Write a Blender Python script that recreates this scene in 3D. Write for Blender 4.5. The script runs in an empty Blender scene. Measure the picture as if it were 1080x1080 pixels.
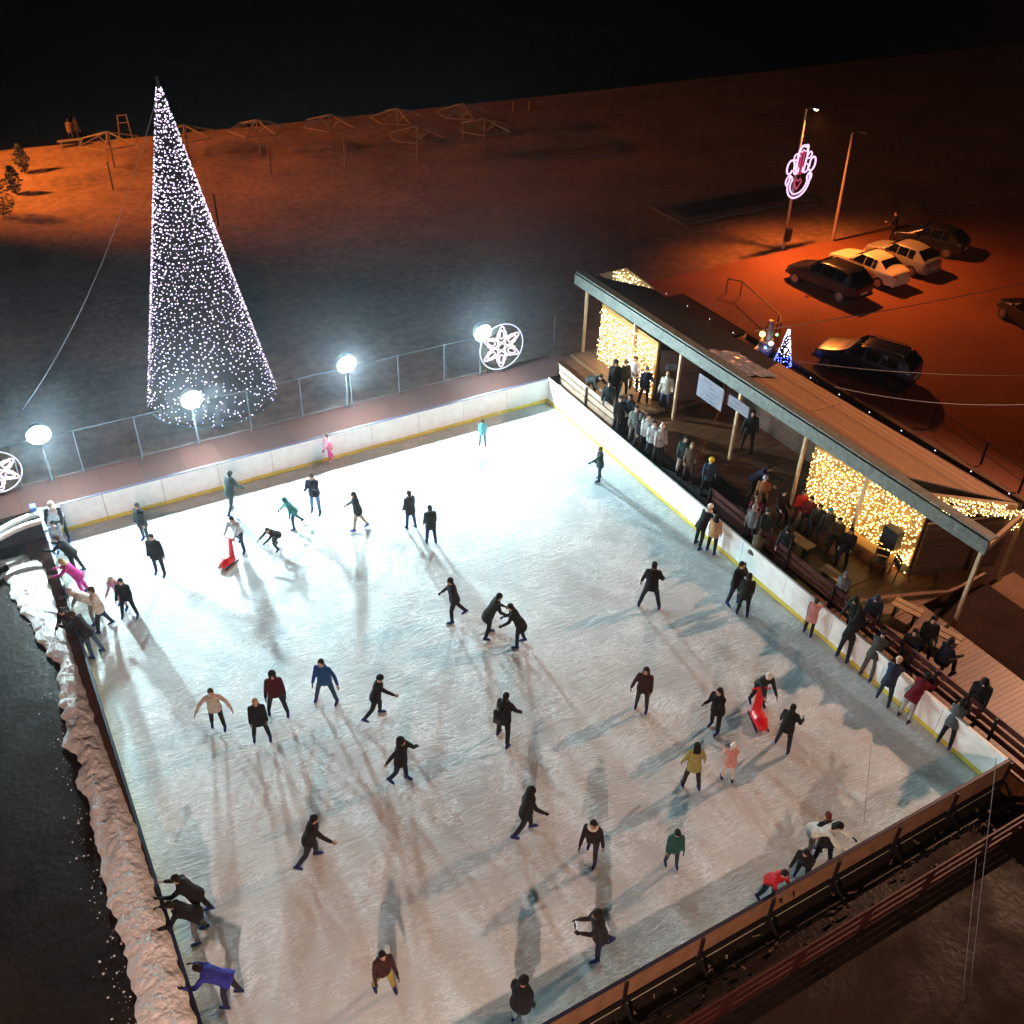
import bpy, bmesh, math, random
from mathutils import Vector, Matrix, Quaternion
import numpy as np
V = Vector
rnd = random.Random(7)
S = bpy.context.scene
COL = S.collection
rad = math.radians

# ------------------------------------------------------------------ camera
PITCH, ROLL, YAW, FPX = 0.63398, 0.029032, 0.533273, 1047.72
CAM = V((-19.596, -30.545, 20.873))
FWD = V((math.sin(YAW)*math.cos(PITCH), math.cos(YAW)*math.cos(PITCH), -math.sin(PITCH)))
R0 = V((math.cos(YAW), -math.sin(YAW), 0)); U0 = R0.cross(FWD)
RGT = R0*math.cos(ROLL)+U0*math.sin(ROLL); UPV = -R0*math.sin(ROLL)+U0*math.cos(ROLL)
cd = bpy.data.cameras.new("camera"); cam = bpy.data.objects.new("camera", cd); COL.objects.link(cam)
cd.sensor_width = 36; cd.lens = 36*FPX/1080; cd.clip_start = .1; cd.clip_end = 2000
M3 = Matrix((RGT, UPV, -FWD)).transposed()
cam.matrix_world = Matrix.Translation(CAM) @ M3.to_4x4()
S.camera = cam

def at(px, py, z=0.0, X=None, Y=None):
    """measured point of the place: where the survey ray meets a level, or a plane X= / Y="""
    d = FWD + RGT*((px-540)/FPX) - UPV*((py-540)/FPX)
    if X is not None: t = (X-CAM.x)/d.x
    elif Y is not None: t = (Y-CAM.y)/d.y
    else: t = (z-CAM.z)/d.z
    return CAM + d*t

# ------------------------------------------------------------------ materials
MATS = {}
def mat(name, col, rough=.7, metal=0., var=.12, scale=8., bump=0., spec=.5):
    if name in MATS: return MATS[name]
    m = bpy.data.materials.new(name); m.use_nodes = True
    nt = m.node_tree; b = nt.nodes["Principled BSDF"]
    b.inputs["Roughness"].default_value = rough; b.inputs["Metallic"].default_value = metal
    b.inputs["Specular IOR Level"].default_value = spec
    tc = nt.nodes.new("ShaderNodeTexCoord"); nz = nt.nodes.new("ShaderNodeTexNoise")
    nz.inputs["Scale"].default_value = scale; nz.inputs["Detail"].default_value = 5
    nt.links.new(tc.outputs["Object"], nz.inputs["Vector"])
    cr = nt.nodes.new("ShaderNodeValToRGB")
    cr.color_ramp.elements[0].position = .3; cr.color_ramp.elements[1].position = .7
    cr.color_ramp.elements[0].color = (*[c*(1-var) for c in col], 1)
    cr.color_ramp.elements[1].color = (*[min(1, c*(1+var)) for c in col], 1)
    nt.links.new(nz.outputs["Fac"], cr.inputs["Fac"]); nt.links.new(cr.outputs["Color"], b.inputs["Base Color"])
    if bump:
        bp = nt.nodes.new("ShaderNodeBump"); bp.inputs["Strength"].default_value = bump; bp.inputs["Distance"].default_value = .02
        nt.links.new(nz.outputs["Fac"], bp.inputs["Height"]); nt.links.new(bp.outputs["Normal"], b.inputs["Normal"])
    MATS[name] = m
    return m
def emit(name, col, strength, sample=True):
    if name in MATS: return MATS[name]
    m = bpy.data.materials.new(name); m.use_nodes = True
    nt = m.node_tree; nt.nodes.remove(nt.nodes["Principled BSDF"])
    e = nt.nodes.new("ShaderNodeEmission"); e.inputs["Color"].default_value = (*col, 1); e.inputs["Strength"].default_value = strength
    nt.links.new(e.outputs[0], nt.nodes["Material Output"].inputs["Surface"])
    if not sample: m.cycles.emission_sampling = 'NONE'
    MATS[name] = m
    return m
def cloth(col, rough=.85):
    return mat("cloth_%02x%02x%02x" % tuple(int(255*min(1, c)**.45) for c in col), col, rough, 0, .25, 10, .6, .25)

def planks(name, c1, c2, width, axis='X', rough=.7, gap=.06, spec=.4):
    """boards laid side by side along `axis` steps, each with its own tone, dark joints and grain"""
    m = bpy.data.materials.new(name); m.use_nodes = True; nt = m.node_tree; L = nt.links; N = nt.nodes.new
    b = nt.nodes["Principled BSDF"]; b.inputs["Roughness"].default_value = rough; b.inputs["Specular IOR Level"].default_value = spec
    tc = N("ShaderNodeTexCoord"); sp = N("ShaderNodeSeparateXYZ"); L.new(tc.outputs["Object"], sp.inputs[0])
    dv = N("ShaderNodeMath"); dv.operation = 'DIVIDE'; L.new(sp.outputs[axis], dv.inputs[0]); dv.inputs[1].default_value = width
    fl = N("ShaderNodeMath"); fl.operation = 'FLOOR'; L.new(dv.outputs[0], fl.inputs[0])
    fr = N("ShaderNodeMath"); fr.operation = 'FRACT'; L.new(dv.outputs[0], fr.inputs[0])
    wn = N("ShaderNodeTexWhiteNoise"); wn.noise_dimensions = '1D'; L.new(fl.outputs[0], wn.inputs["W"])
    mp = N("ShaderNodeMapping"); sc = [1.2, 1.2, 1.2]; sc['XYZ'.index(axis)] = 14; mp.inputs["Scale"].default_value = sc
    L.new(tc.outputs["Object"], mp.inputs["Vector"])
    nz = N("ShaderNodeTexNoise"); nz.inputs["Scale"].default_value = 2.2; nz.inputs["Detail"].default_value = 6; L.new(mp.outputs[0], nz.inputs["Vector"])
    ad = N("ShaderNodeMath"); ad.operation = 'MULTIPLY_ADD'; L.new(nz.outputs["Fac"], ad.inputs[0]); ad.inputs[1].default_value = .8
    h = N("ShaderNodeMath"); h.operation = 'MULTIPLY'; L.new(wn.outputs["Value"], h.inputs[0]); h.inputs[1].default_value = .45
    L.new(h.outputs[0], ad.inputs[2])
    cr = N("ShaderNodeValToRGB"); cr.color_ramp.elements[0].position = .25; cr.color_ramp.elements[1].position = .9
    cr.color_ramp.elements[0].color = (*c1, 1); cr.color_ramp.elements[1].color = (*c2, 1); L.new(ad.outputs[0], cr.inputs["Fac"])
    lt = N("ShaderNodeMath"); lt.operation = 'GREATER_THAN'; L.new(fr.outputs[0], lt.inputs[0]); lt.inputs[1].default_value = gap
    mx = N("ShaderNodeMix"); mx.data_type = 'RGBA'; L.new(lt.outputs[0], mx.inputs["Factor"])
    mx.inputs["A"].default_value = (*[c*.15 for c in c1], 1); L.new(cr.outputs["Color"], mx.inputs["B"])
    L.new(mx.outputs["Result"], b.inputs["Base Color"])
    bp = N("ShaderNodeBump"); bp.inputs["Strength"].default_value = .6; bp.inputs["Distance"].default_value = .01
    L.new(lt.outputs[0], bp.inputs["Height"]); L.new(bp.outputs["Normal"], b.inputs["Normal"])
    MATS[name] = m
    return m

def ground_mat(name, c1, c2, scale=.35, fine=9., rough=.9, bump=.5, wet=0.):
    m = bpy.data.materials.new(name); m.use_nodes = True; nt = m.node_tree; L = nt.links; N = nt.nodes.new
    b = nt.nodes["Principled BSDF"]; b.inputs["Specular IOR Level"].default_value = .2
    tc = N("ShaderNodeTexCoord")
    n1 = N("ShaderNodeTexNoise"); n1.inputs["Scale"].default_value = scale; n1.inputs["Detail"].default_value = 8; n1.inputs["Roughness"].default_value = .65
    n2 = N("ShaderNodeTexNoise"); n2.inputs["Scale"].default_value = fine; n2.inputs["Detail"].default_value = 8
    for n in (n1, n2): L.new(tc.outputs["Object"], n.inputs["Vector"])
    ad = N("ShaderNodeMath"); ad.operation = 'MULTIPLY_ADD'; L.new(n2.outputs["Fac"], ad.inputs[0]); ad.inputs[1].default_value = .5; 
    h = N("ShaderNodeMath"); h.operation = 'MULTIPLY'; L.new(n1.outputs["Fac"], h.inputs[0]); h.inputs[1].default_value = .6; L.new(h.outputs[0], ad.inputs[2])
    cr = N("ShaderNodeValToRGB"); cr.color_ramp.elements[0].position = .38; cr.color_ramp.elements[1].position = .7
    cr.color_ramp.elements[0].color = (*c1, 1); cr.color_ramp.elements[1].color = (*c2, 1)
    L.new(ad.outputs[0], cr.inputs["Fac"]); L.new(cr.outputs["Color"], b.inputs["Base Color"])
    if wet:
        rr = N("ShaderNodeMapRange"); rr.inputs["From Min"].default_value = .4; rr.inputs["From Max"].default_value = .6
        rr.inputs["To Min"].default_value = rough-wet; rr.inputs["To Max"].default_value = rough
        L.new(n1.outputs["Fac"], rr.inputs["Value"]); L.new(rr.outputs[0], b.inputs["Roughness"])
    else: b.inputs["Roughness"].default_value = rough
    bp = N("ShaderNodeBump"); bp.inputs["Strength"].default_value = bump; bp.inputs["Distance"].default_value = .06
    L.new(ad.outputs[0], bp.inputs["Height"]); L.new(bp.outputs["Normal"], b.inputs["Normal"])
    MATS[name] = m
    return m

def ice_mat():
    m = bpy.data.materials.new("ice"); m.use_nodes = True; nt = m.node_tree; L = nt.links; N = nt.nodes.new
    b = nt.nodes["Principled BSDF"]; b.inputs["IOR"].default_value = 1.31
    tc = N("ShaderNodeTexCoord")
    warp = N("ShaderNodeTexNoise"); warp.inputs["Scale"].default_value = .35; warp.inputs["Detail"].default_value = 3; L.new(tc.outputs["Object"], warp.inputs["Vector"])
    wv = N("ShaderNodeVectorMath"); wv.operation = 'MULTIPLY_ADD'; L.new(warp.outputs["Color"], wv.inputs[0]); wv.inputs[1].default_value = (1.1, 1.1, 0); L.new(tc.outputs["Object"], wv.inputs[2])
    hs = None; lines = None
    for k, (ang, sx, sy) in enumerate([(8, 1.9, 9.5), (55, 2.1, 11), (-38, 1.8, 9.0), (100, 2.2, 12)]):
        mp = N("ShaderNodeMapping"); mp.inputs["Rotation"].default_value = (0, 0, rad(ang)); mp.inputs["Scale"].default_value = (sx, sy, 1); mp.inputs["Location"].default_value = (k*7.3, k*3.1, 0)
        L.new(wv.outputs[0], mp.inputs["Vector"])
        nz = N("ShaderNodeTexNoise"); nz.inputs["Scale"].default_value = 1.0; nz.inputs["Detail"].default_value = 4; nz.inputs["Roughness"].default_value = .6
        L.new(mp.outputs[0], nz.inputs["Vector"])
        # thin ridges where the noise crosses its middle
        s = N("ShaderNodeMath"); s.operation = 'SUBTRACT'; L.new(nz.outputs["Fac"], s.inputs[0]); s.inputs[1].default_value = .5
        a = N("ShaderNodeMath"); a.operation = 'ABSOLUTE'; L.new(s.outputs[0], a.inputs[0])
        r = N("ShaderNodeMapRange"); r.inputs["From Min"].default_value = 0; r.inputs["From Max"].default_value = .035; r.inputs["To Min"].default_value = 1; r.inputs["To Max"].default_value = 0
        L.new(a.outputs[0], r.inputs["Value"])
        # only here and there
        gm = N("ShaderNodeTexNoise"); gm.inputs["Scale"].default_value = .9; gm.inputs["Detail"].default_value = 2
        mp2 = N("ShaderNodeMapping"); mp2.inputs["Location"].default_value = (k*11.7, -k*5.3, k*2.0); L.new(tc.outputs["Object"], mp2.inputs["Vector"]); L.new(mp2.outputs[0], gm.inputs["Vector"])
        g = N("ShaderNodeMapRange"); g.inputs["From Min"].default_value = .48; g.inputs["From Max"].default_value = .62; L.new(gm.outputs["Fac"], g.inputs["Value"])
        mu = N("ShaderNodeMath"); mu.operation = 'MULTIPLY'; L.new(r.outputs[0], mu.inputs[0]); L.new(g.outputs[0], mu.inputs[1])
        if lines is None: lines = mu; hs = nz
        else:
            mxn = N("ShaderNodeMath"); mxn.operation = 'MAXIMUM'; L.new(lines.outputs[0], mxn.inputs[0]); L.new(mu.outputs[0], mxn.inputs[1]); lines = mxn
            ah = N("ShaderNodeMath"); ah.operation = 'ADD'; L.new(hs.outputs[0], ah.inputs[0]); L.new(nz.outputs["Fac"], ah.inputs[1]); hs = ah
    big = N("ShaderNodeTexNoise"); big.inputs["Scale"].default_value = .16; big.inputs["Detail"].default_value = 5; L.new(tc.outputs["Object"], big.inputs["Vector"])
    fine = N("ShaderNodeTexNoise"); fine.inputs["Scale"].default_value = 26; fine.inputs["Detail"].default_value = 4; L.new(tc.outputs["Object"], fine.inputs["Vector"])
    cr = N("ShaderNodeValToRGB"); cr.color_ramp.elements[0].position = .35; cr.color_ramp.elements[1].position = .65
    cr.color_ramp.elements[0].color = (.39, .455, .485, 1); cr.color_ramp.elements[1].color = (.53, .575, .585, 1); L.new(big.outputs["Fac"], cr.inputs["Fac"])
    mx = N("ShaderNodeMix"); mx.data_type = 'RGBA'
    sc = N("ShaderNodeMath"); sc.operation = 'MULTIPLY'; L.new(lines.outputs[0], sc.inputs[0]); sc.inputs[1].default_value = .75; L.new(sc.outputs[0], mx.inputs["Factor"])
    L.new(cr.outputs["Color"], mx.inputs["A"]); mx.inputs["B"].default_value = (.93, .95, .95, 1)
    L.new(mx.outputs["Result"], b.inputs["Base Color"])
    rr = N("ShaderNodeMapRange"); rr.inputs["From Min"].default_value = .35; rr.inputs["From Max"].default_value = .65; rr.inputs["To Min"].default_value = .34; rr.inputs["To Max"].default_value = .6
    L.new(big.outputs["Fac"], rr.inputs["Value"]); L.new(rr.outputs[0], b.inputs["Roughness"])
    h1 = N("ShaderNodeMath"); h1.operation = 'MULTIPLY_ADD'; L.new(lines.outputs[0], h1.inputs[0]); h1.inputs[1].default_value = .55
    h0 = N("ShaderNodeMath"); h0.operation = 'MULTIPLY'; L.new(hs.outputs[0], h0.inputs[0]); h0.inputs[1].default_value = .75; L.new(h0.outputs[0], h1.inputs[2])
    h2 = N("ShaderNodeMath"); h2.operation = 'MULTIPLY_ADD'; L.new(fine.outputs["Fac"], h2.inputs[0]); h2.inputs[1].default_value = .12; L.new(h1.outputs[0], h2.inputs[2])
    bp = N("ShaderNodeBump"); bp.inputs["Strength"].default_value = .8; bp.inputs["Distance"].default_value = .024
    L.new(h2.outputs[0], bp.inputs["Height"]); L.new(bp.outputs["Normal"], b.inputs["Normal"])
    return m

# ------------------------------------------------------------------ mesh helpers
def link(name, me, parent=None, m=None):
    o = bpy.data.objects.new(name, me); COL.objects.link(o)
    if parent is not None: o.parent = parent
    if m is not None:
        for x in (m if isinstance(m, (list, tuple)) else [m]): me.materials.append(x)
    return o
def obj(name, bm, m, parent=None, smooth=False):
    me = bpy.data.meshes.new(name)
    bmesh.ops.recalc_face_normals(bm, faces=bm.faces[:])
    if smooth:
        for f in bm.faces: f.smooth = True
    bm.to_mesh(me); bm.free()
    return link(name, me, parent, m)
def empty(name, loc=(0, 0, 0), rz=0.):
    o = bpy.data.objects.new(name, None); COL.objects.link(o); o.location = loc; o.rotation_euler = (0, 0, rz); o.empty_display_size = .2
    return o
def tag(o, label=None, cat=None, group=None, kind=None):
    if label: o["label"] = label
    if cat: o["category"] = cat
    if group: o["group"] = group
    if kind: o["kind"] = kind
    return o
def box(bm, lo, hi, bev=0.):
    lo, hi = V(lo), V(hi); c = (lo+hi)/2; d = hi-lo
    r = bmesh.ops.create_cube(bm, size=1, matrix=Matrix.Translation(c) @ Matrix.Diagonal((abs(d.x), abs(d.y), abs(d.z), 1)))
    if bev:
        es = list({e for v in r['verts'] for e in v.link_edges})
        bmesh.ops.bevel(bm, geom=es, offset=bev, segments=1, affect='EDGES')
def frame_of(d, upref=V((0, 0, 1))):
    d = d.normalized()
    if abs(d.dot(upref)) > .98: upref = V((1, 0, 0))
    s = d.cross(upref).normalized(); u = s.cross(d).normalized()
    return d, s, u
def beam(bm, p, q, w, h):
    """box from p to q, w across (level), h deep"""
    p, q = V(p), V(q); d, s, u = frame_of(q-p); c = (p+q)/2; l = (q-p).length
    m = Matrix((d*l, s*w, u*h)).transposed().to_4x4(); m.translation = c
    bmesh.ops.create_cube(bm, size=1, matrix=m)
def ring(bm, c, a, b, n):
    return [bm.verts.new(c+a*math.cos(2*math.pi*k/n)+b*math.sin(2*math.pi*k/n)) for k in range(n)]
def bridge(bm, r1, r2):
    n = len(r1)
    for k in range(n): bm.faces.new((r1[k], r1[(k+1) % n], r2[(k+1) % n], r2[k]))
def loft(bm, secs, n=12):
    rs = [ring(bm, c, a, b, n) for c, a, b in secs]
    for i in range(len(rs)-1): bridge(bm, rs[i], rs[i+1])
    bm.faces.new(rs[0][::-1]); bm.faces.new(rs[-1])
def tube(bm, pts, r, n=6, closed=False):
    pts = [V(p) for p in pts]; secs = []; prev = None
    m = len(pts)
    rr = r if isinstance(r, (list, tuple)) else [r]*m
    rs = []
    for i in range(m):
        if closed: d = pts[(i+1) % m]-pts[i-1]
        else: d = pts[min(i+1, m-1)]-pts[max(i-1, 0)]
        d.normalize()
        if prev is None: _, s, u = frame_of(d)
        else:
            s = (prev-d*prev.dot(d)).normalized(); u = s.cross(d)
        prev = s
        rs.append(ring(bm, pts[i], s*rr[i], u*rr[i], n))
    for i in range(m-1): bridge(bm, rs[i], rs[i+1])
    if closed: bridge(bm, rs[-1], rs[0])
    else: bm.faces.new(rs[0][::-1]); bm.faces.new(rs[-1])
def octa(bm, c, r):
    x, y, z = c
    v = [bm.verts.new(p) for p in ((x+r, y, z), (x-r, y, z), (x, y+r, z), (x, y-r, z), (x, y, z+r), (x, y, z-r))]
    for a, b, d in ((0, 2, 4), (2, 1, 4), (1, 3, 4), (3, 0, 4), (2, 0, 5), (1, 2, 5), (3, 1, 5), (0, 3, 5)): bm.faces.new((v[a], v[b], v[d]))
def quad_sheet(name, pts, m, kind="structure", div=1):
    bm = bmesh.new(); bm.faces.new([bm.verts.new(p) for p in pts])
    o = obj(name, bm, m); tag(o, kind=kind); return o
def slab(name, lo, hi, m):
    bm = bmesh.new(); box(bm, lo, hi); return tag(obj(name, bm, m), kind="structure")

W, LR, HB = 19.70, 22.56, 1.13
ZD = .65      # spectators' deck
ZT = 1.10     # terrace behind the rink

# ------------------------------------------------------------------ ground, beach, sea, ice
m_dirt = ground_mat("dark_dirt", (.009, .0055, .004), (.026, .015, .010), .5, 7, .8, .6, .35)
m_sand = ground_mat("sand", (.09, .052, .034), (.27, .16, .10), .22, 2.2, .95, 1.)
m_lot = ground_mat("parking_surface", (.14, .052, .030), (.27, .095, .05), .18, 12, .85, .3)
quad_sheet("ground", [(-200, -120, -.06), (260, -120, -.06), (260, 250, -.06), (-200, 250, -.06)], m_dirt)
quad_sheet("beach", [(-160, 1.7, -.03), (9.4, 1.7, -.03), (9.4, 8.2, -.03), (170, 9.4, -.03), (170, 40.5, -.03), (80, 41.5, -.03), (28, 43.1, -.03), (4, 44.3, -.03), (-16, 46.0, -.03), (-160, 50, -.03)], m_sand)
m_sea = mat("night_sea", (.003, .004, .005), .12, 0, .3, .6, .4)
quad_sheet("sea", [(-200, 40, -.045), (260, 30, -.045), (260, 250, -.045), (-200, 250, -.045)], m_sea)
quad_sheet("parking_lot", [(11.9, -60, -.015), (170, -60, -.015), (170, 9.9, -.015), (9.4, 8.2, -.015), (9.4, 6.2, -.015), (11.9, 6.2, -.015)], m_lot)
m_slabtop = ground_mat("slab_concrete", (.07, .05, .04), (.14, .10, .08), .5, 8, .9, .3)
m_pit = ground_mat("slab_dark", (.012, .01, .01), (.03, .025, .022), .5, 8, .9, .3)
slab("concrete_slab", (17.9, 14.0, -.02), (28.3, 17.3, .10), m_slabtop)
slab("pit_floor", (18.7, 14.7, .02), (27.9, 16.7, .104), m_pit)

slab("ice", (-W, -LR, -.05), (0, 0, 0), ice_mat())
m_pave = ground_mat("red_paving", (.06, .028, .022), (.13, .06, .045), .8, 10, .8, .4)
slab("paving", (-20.45, -30, -.05), (-W-.07, -.1, .0), m_pave)

# ------------------------------------------------------------------ rink barrier: four sides
m_panel = mat("white_panel", (.84, .85, .83), .45, 0, .07, 3.5, .05)
m_kick = mat("yellow_kick_plate", (.62, .50, .07), .5, 0, .15, 3)
m_cap = mat("navy_cap_rail", (.012, .014, .04), .5)
m_ply = mat("brown_plywood", (.30, .16, .085), .7, 0, .2, 3, .1)
m_dark = mat("dark_steel", (.02, .018, .018), .5, .4)
def barrier(label, a, b, n, inward, outer=False, capmat=None, capw=.075):
    a, b = V(a), V(b); t = empty("rink_barrier", (a+b)/2); t.rotation_euler = (0, 0, 0)
    tag(t, label, "barrier"); o = -(a+b)/2; d = (b-a)/n; inw = V(inward)
    for i in range(n):
        p, q = a+d*i+o+d*.004, a+d*(i+1)+o-d*.004
        bm = bmesh.new(); beam(bm, p+V((0, 0, .63)), q+V((0, 0, .63)), .035, .94)
        pn = obj("panel", bm, m_panel, t)
        bm = bmesh.new(); k = inw*.012; beam(bm, p+k+V((0, 0, .085)), q+k+V((0, 0, .085)), .045, .15)
        obj("kick_plate", bm, m_kick, pn)
        if outer:
            bm = bmesh.new(); k = -inw*.036; beam(bm, p+k+V((0, 0, .76)), q+k+V((0, 0, .76)), .03, .62); obj("plywood_backing", bm, m_ply, t)
            bm = bmesh.new(); k = -inw*.085; beam(bm, p+k+V((0, 0, .02)), p+k+V((0, 0, 1.08)), .06, .07)
            beam(bm, p-inw*.06+V((0, 0, .42)), p-inw*.55+V((0, 0, .0)), .05, .05); obj("batten", bm, m_dark, t)
    bm = bmesh.new(); beam(bm, a+o+V((0, 0, HB-.015)), b+o+V((0, 0, HB-.015)), capw, .03); obj("cap_rail", bm, capmat or m_panel, t)
    if outer:
        for z, off in ((.38, .10), (.06, .45)):
            bm = bmesh.new(); beam(bm, a+o-inw*off+V((0, 0, z)), b+o-inw*off+V((0, 0, z)), .07, .05); obj("lower_rail", bm, m_dark, t)
    return t
barrier("white back barrier of the rink with yellow kick plates, below the floodlights", (-W, 0, 0), (0, 0, 0), 10, (0, -1, 0), False, m_cap)
barrier("white barrier along the spectators' deck side of the rink", (0, .02, 0), (0, -LR, 0), 11, (-1, 0, 0), False, None)
barrier("rink barrier with brown plywood back and dark battens, nearest the viewer", (0.04, -LR, 0), (-W-.1, -LR, 0), 10, (0, 1, 0), True, m_cap)
barrier("low edged rink barrier beside the heap of scraped snow", (-W, -LR+.04, 0), (-W, -1.35, 0), 11, (1, 0, 0), False, m_cap)

# pale blue gate at the far left corner with its sleeve and pipe
m_blue = mat("pale_blue_paint", (.30, .50, .72), .4, 0, .1)
m_bluedk = mat("blue_plastic", (.02, .05, .22), .4)
t = empty("rink_gate", (-W, -.7, 0)); tag(t, "pale blue gate at the far left corner of the rink", "gate")
bm = bmesh.new(); beam(bm, (0, .55, 1.10), (0, -.62, 1.10), .10, .07); obj("top_bar", bm, m_blue, t)
bm = bmesh.new(); beam(bm, (0, .5, .62), (0, -.6, .62), .03, .9); obj("panel", bm, mat("gate_sheet", (.35, .42, .5), .4), t)
for y in (.6, -.62):
    bm = bmesh.new(); box(bm, (-.07, y-.05, 0), (.07, y+.05, 1.2)); obj("post", bm, m_blue, t)
bm = bmesh.new(); box(bm, (-.28, .5, .9), (-.08, .8, 1.35), .02); obj("latch_box", bm, m_bluedk, t)
for k, (dy, label) in enumerate(((0, "thick white hose along the foot of the terrace, the upper of two"), (-.22, "thick white hose along the foot of the terrace, the lower of two"))):
    pts = [at(x, y+dy*-38, 1.12-.03*i) for i, (x, y) in enumerate(((44, 541), (30, 545), (15, 551), (0, 559), (-16, 567), (-34, 574)))]
    bm = bmesh.new(); tube(bm, pts, .10, 10); tag(obj("hose", bm, mat("white_plastic", (.7, .7, .7), .4), None, True), label, "hose")

# ------------------------------------------------------------------ terrace and decks
m_terr = planks("terrace_boards", (.016, .006, .0045), (.032, .011, .008), 1.35, 'X', .85, .012, .08)
slab("terrace", (-34, .06, -.05), (1.05, 1.72, ZT), m_terr)
m_deckx = planks("deck_boards", (.09, .034, .014), (.20, .08, .034), .145, 'Y', .45, .07, .5)
slab("deck", (.10, -29, -.05), (3.25, -17.0, ZD), m_deckx)
slab("pavilion_floor", (.10, -16.98, -.05), (6.3, 2.1, ZD-.003), m_deckx)
m_step = planks("floor_boards", (.13, .06, .03), (.25, .125, .06), .2, 'X', .5, .05, .4)
slab("raised_floor", (2.35, -3.9, .5), (5.9, 1.95, ZD+.12), m_step)
m_mat = mat("rubber_matting", (.016, .013, .018), .8, 0, .25, 20, .3)
slab("rubber_mat", (.14, -14.2, ZD-.01), (1.35, -3.9, ZD+.012), m_mat)
slab("entry_mat", (1.352, -11.2, ZD-.01), (2.15, -8.2, ZD+.011), m_mat)
m_tile = mat("brown_floor_tile", (.10, .045, .02), .45, 0, .2, 4)
for i, (x0, y0, x1, y1) in enumerate([(1.4, -13.4, 2.75, -11.4), (1.4, -15.3, 2.75, -13.45)]):
    slab("floor_panel", (x0, y0, ZD-.01), (x1, y1, ZD+.014+.001*i), m_tile)
m_soil = ground_mat("mulch_soil", (.012, .005, .003), (.036, .014, .008), 1.6, 14, .95, 1.)
slab("planting_bed", (3.3, -29, -.05), (6.3, -17.02, .32), m_soil)
slab("garden_bed", (6.35, -29, -.05), (10.4, 2.1, .06), m_soil)
slab("plot", (9.0, 1.2, -.05), (11.7, 6.2, .03), m_soil)
m_path = ground_mat("path_concrete", (.12, .065, .04), (.19, .105, .065), .6, 10, .85, .3)
slab("path", (6.5, -24, -.05), (7.9, -16.9, .08), m_path)
slab("kerb", (11.62, -60, -.05), (11.88, 1.0, .12), m_path)

# ------------------------------------------------------------------ plank fences
m_fence = planks("fence_boards", (.12, .045, .03), (.26, .11, .07), .2, 'Z', .6, .0)
m_fence2 = mat("pale_fence_board", (.30, .20, .145), .7, 0, .25, 3, .2)  # paler boards than the other plank fences
m_red = mat("dark_red_fence_board", (.06, .013, .010), .5, 0, .3, 3, .15)
def plank_fence(label, a, b, z0, heights, w, m, thick=.04, step=2.0):
    a, b = V(a), V(b); t = empty("plank_fence", a); tag(t, label, "fence"); d = b-a; n = max(1, round(d.length/step)); u = d.normalized()
    for z in heights:
        for i in range(n):
            bm = bmesh.new(); p, q = d*(i/n)+u*.006+V((0, 0, z0+z)), d*((i+1)/n)-u*.006+V((0, 0, z0+z)); 
            jz = V((0, 0, rnd.uniform(-.008, .008))); beam(bm, p+jz, q-jz, thick, w); obj("board", bm, m, t)
    side = V((u.y, -u.x, 0))
    for i in range(n+1):
        bm = bmesh.new(); p = d*(i/n)-side*.055; p += u*(.05 if i == 0 else -.05 if i == n else 0)
        beam(bm, p+V((0, 0, z0)), p+V((0, 0, z0+max(heights)+w*.4)), .07, .07); obj("post", bm, m_dark, t)
    return t
plank_fence("short plank fence of pale boards at the far right corner", (.62, -4.15, 0), (.62, .25, 0), ZD, (.18, .47, .76), .22, m_fence2)
plank_fence("long dark red plank fence between the deck and the right barrier", (.62, -25.6, 0), (.62, -9.75, 0), ZD, (.18, .45, .72), .19, m_red)
plank_fence("dark red plank fence in front of the nearest barrier", (-19.8, -23.75, 0), (2.2, -23.75, 0), 0, (.12, .42, .72), .19, m_red)
bm = bmesh.new(); beam(bm, (0, 0, 0), (0, 0, .9), .12, .12)
t = empty("end_board", (.75, -4.25, ZD)); tag(t, "dark slanted end stand of the short pale plank fence", "fence end")
bm = bmesh.new()
for k in range(3): beam(bm, (-.35, -.15, .16+.26*k), (.35, -.15, .16+.26*k), .035, .13)
obj("board", bm, m_dark, t)
bm = bmesh.new()
for x in (-.3, .3): beam(bm, (x, -.1, 0), (x, -.1, .85), .06, .06)
obj("post", bm, m_dark, t)

# ------------------------------------------------------------------ pipe fence on the terrace
m_pipe = mat("galvanised_pipe", (.05, .051, .053), .6, .2, .1, 8, 0, .2)
t = empty("pipe_fence", (0, 1.57, ZT)); tag(t, "thin galvanised pipe fence along the back edge of the terrace", "fence")
fx = [-20, -18, -16, -14, -12, -10, -8, -6, -4, -2]
for x in fx:
    bm = bmesh.new(); tube(bm, [(x, 0, 0), (x, 0, 1.72)], .021, 8); obj("post", bm, m_pipe, t)
bm = bmesh.new(); tube(bm, [(-26, 0, 1.72), (-.6, 0, 1.72), (1.4, .35, 1.72)], .018, 8); obj("top_rail", bm, m_pipe, t)
bm = bmesh.new(); tube(bm, [(1.4, .35, 0), (1.4, .35, 1.72)], .028, 8); obj("post", bm, m_pipe, t)
bm = bmesh.new(); tube(bm, [(1.4, .35, 1.72), (3.0, 1.15, 1.62), (6.0, 2.0, 1.5)], .018, 6); obj("top_rail", bm, m_pipe, t)
for z in (.12,):
    bm = bmesh.new(); tube(bm, [(-26, 0, z), (1.4, .02, z)], .012, 6); obj("bottom_rail", bm, m_pipe, t)

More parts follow.
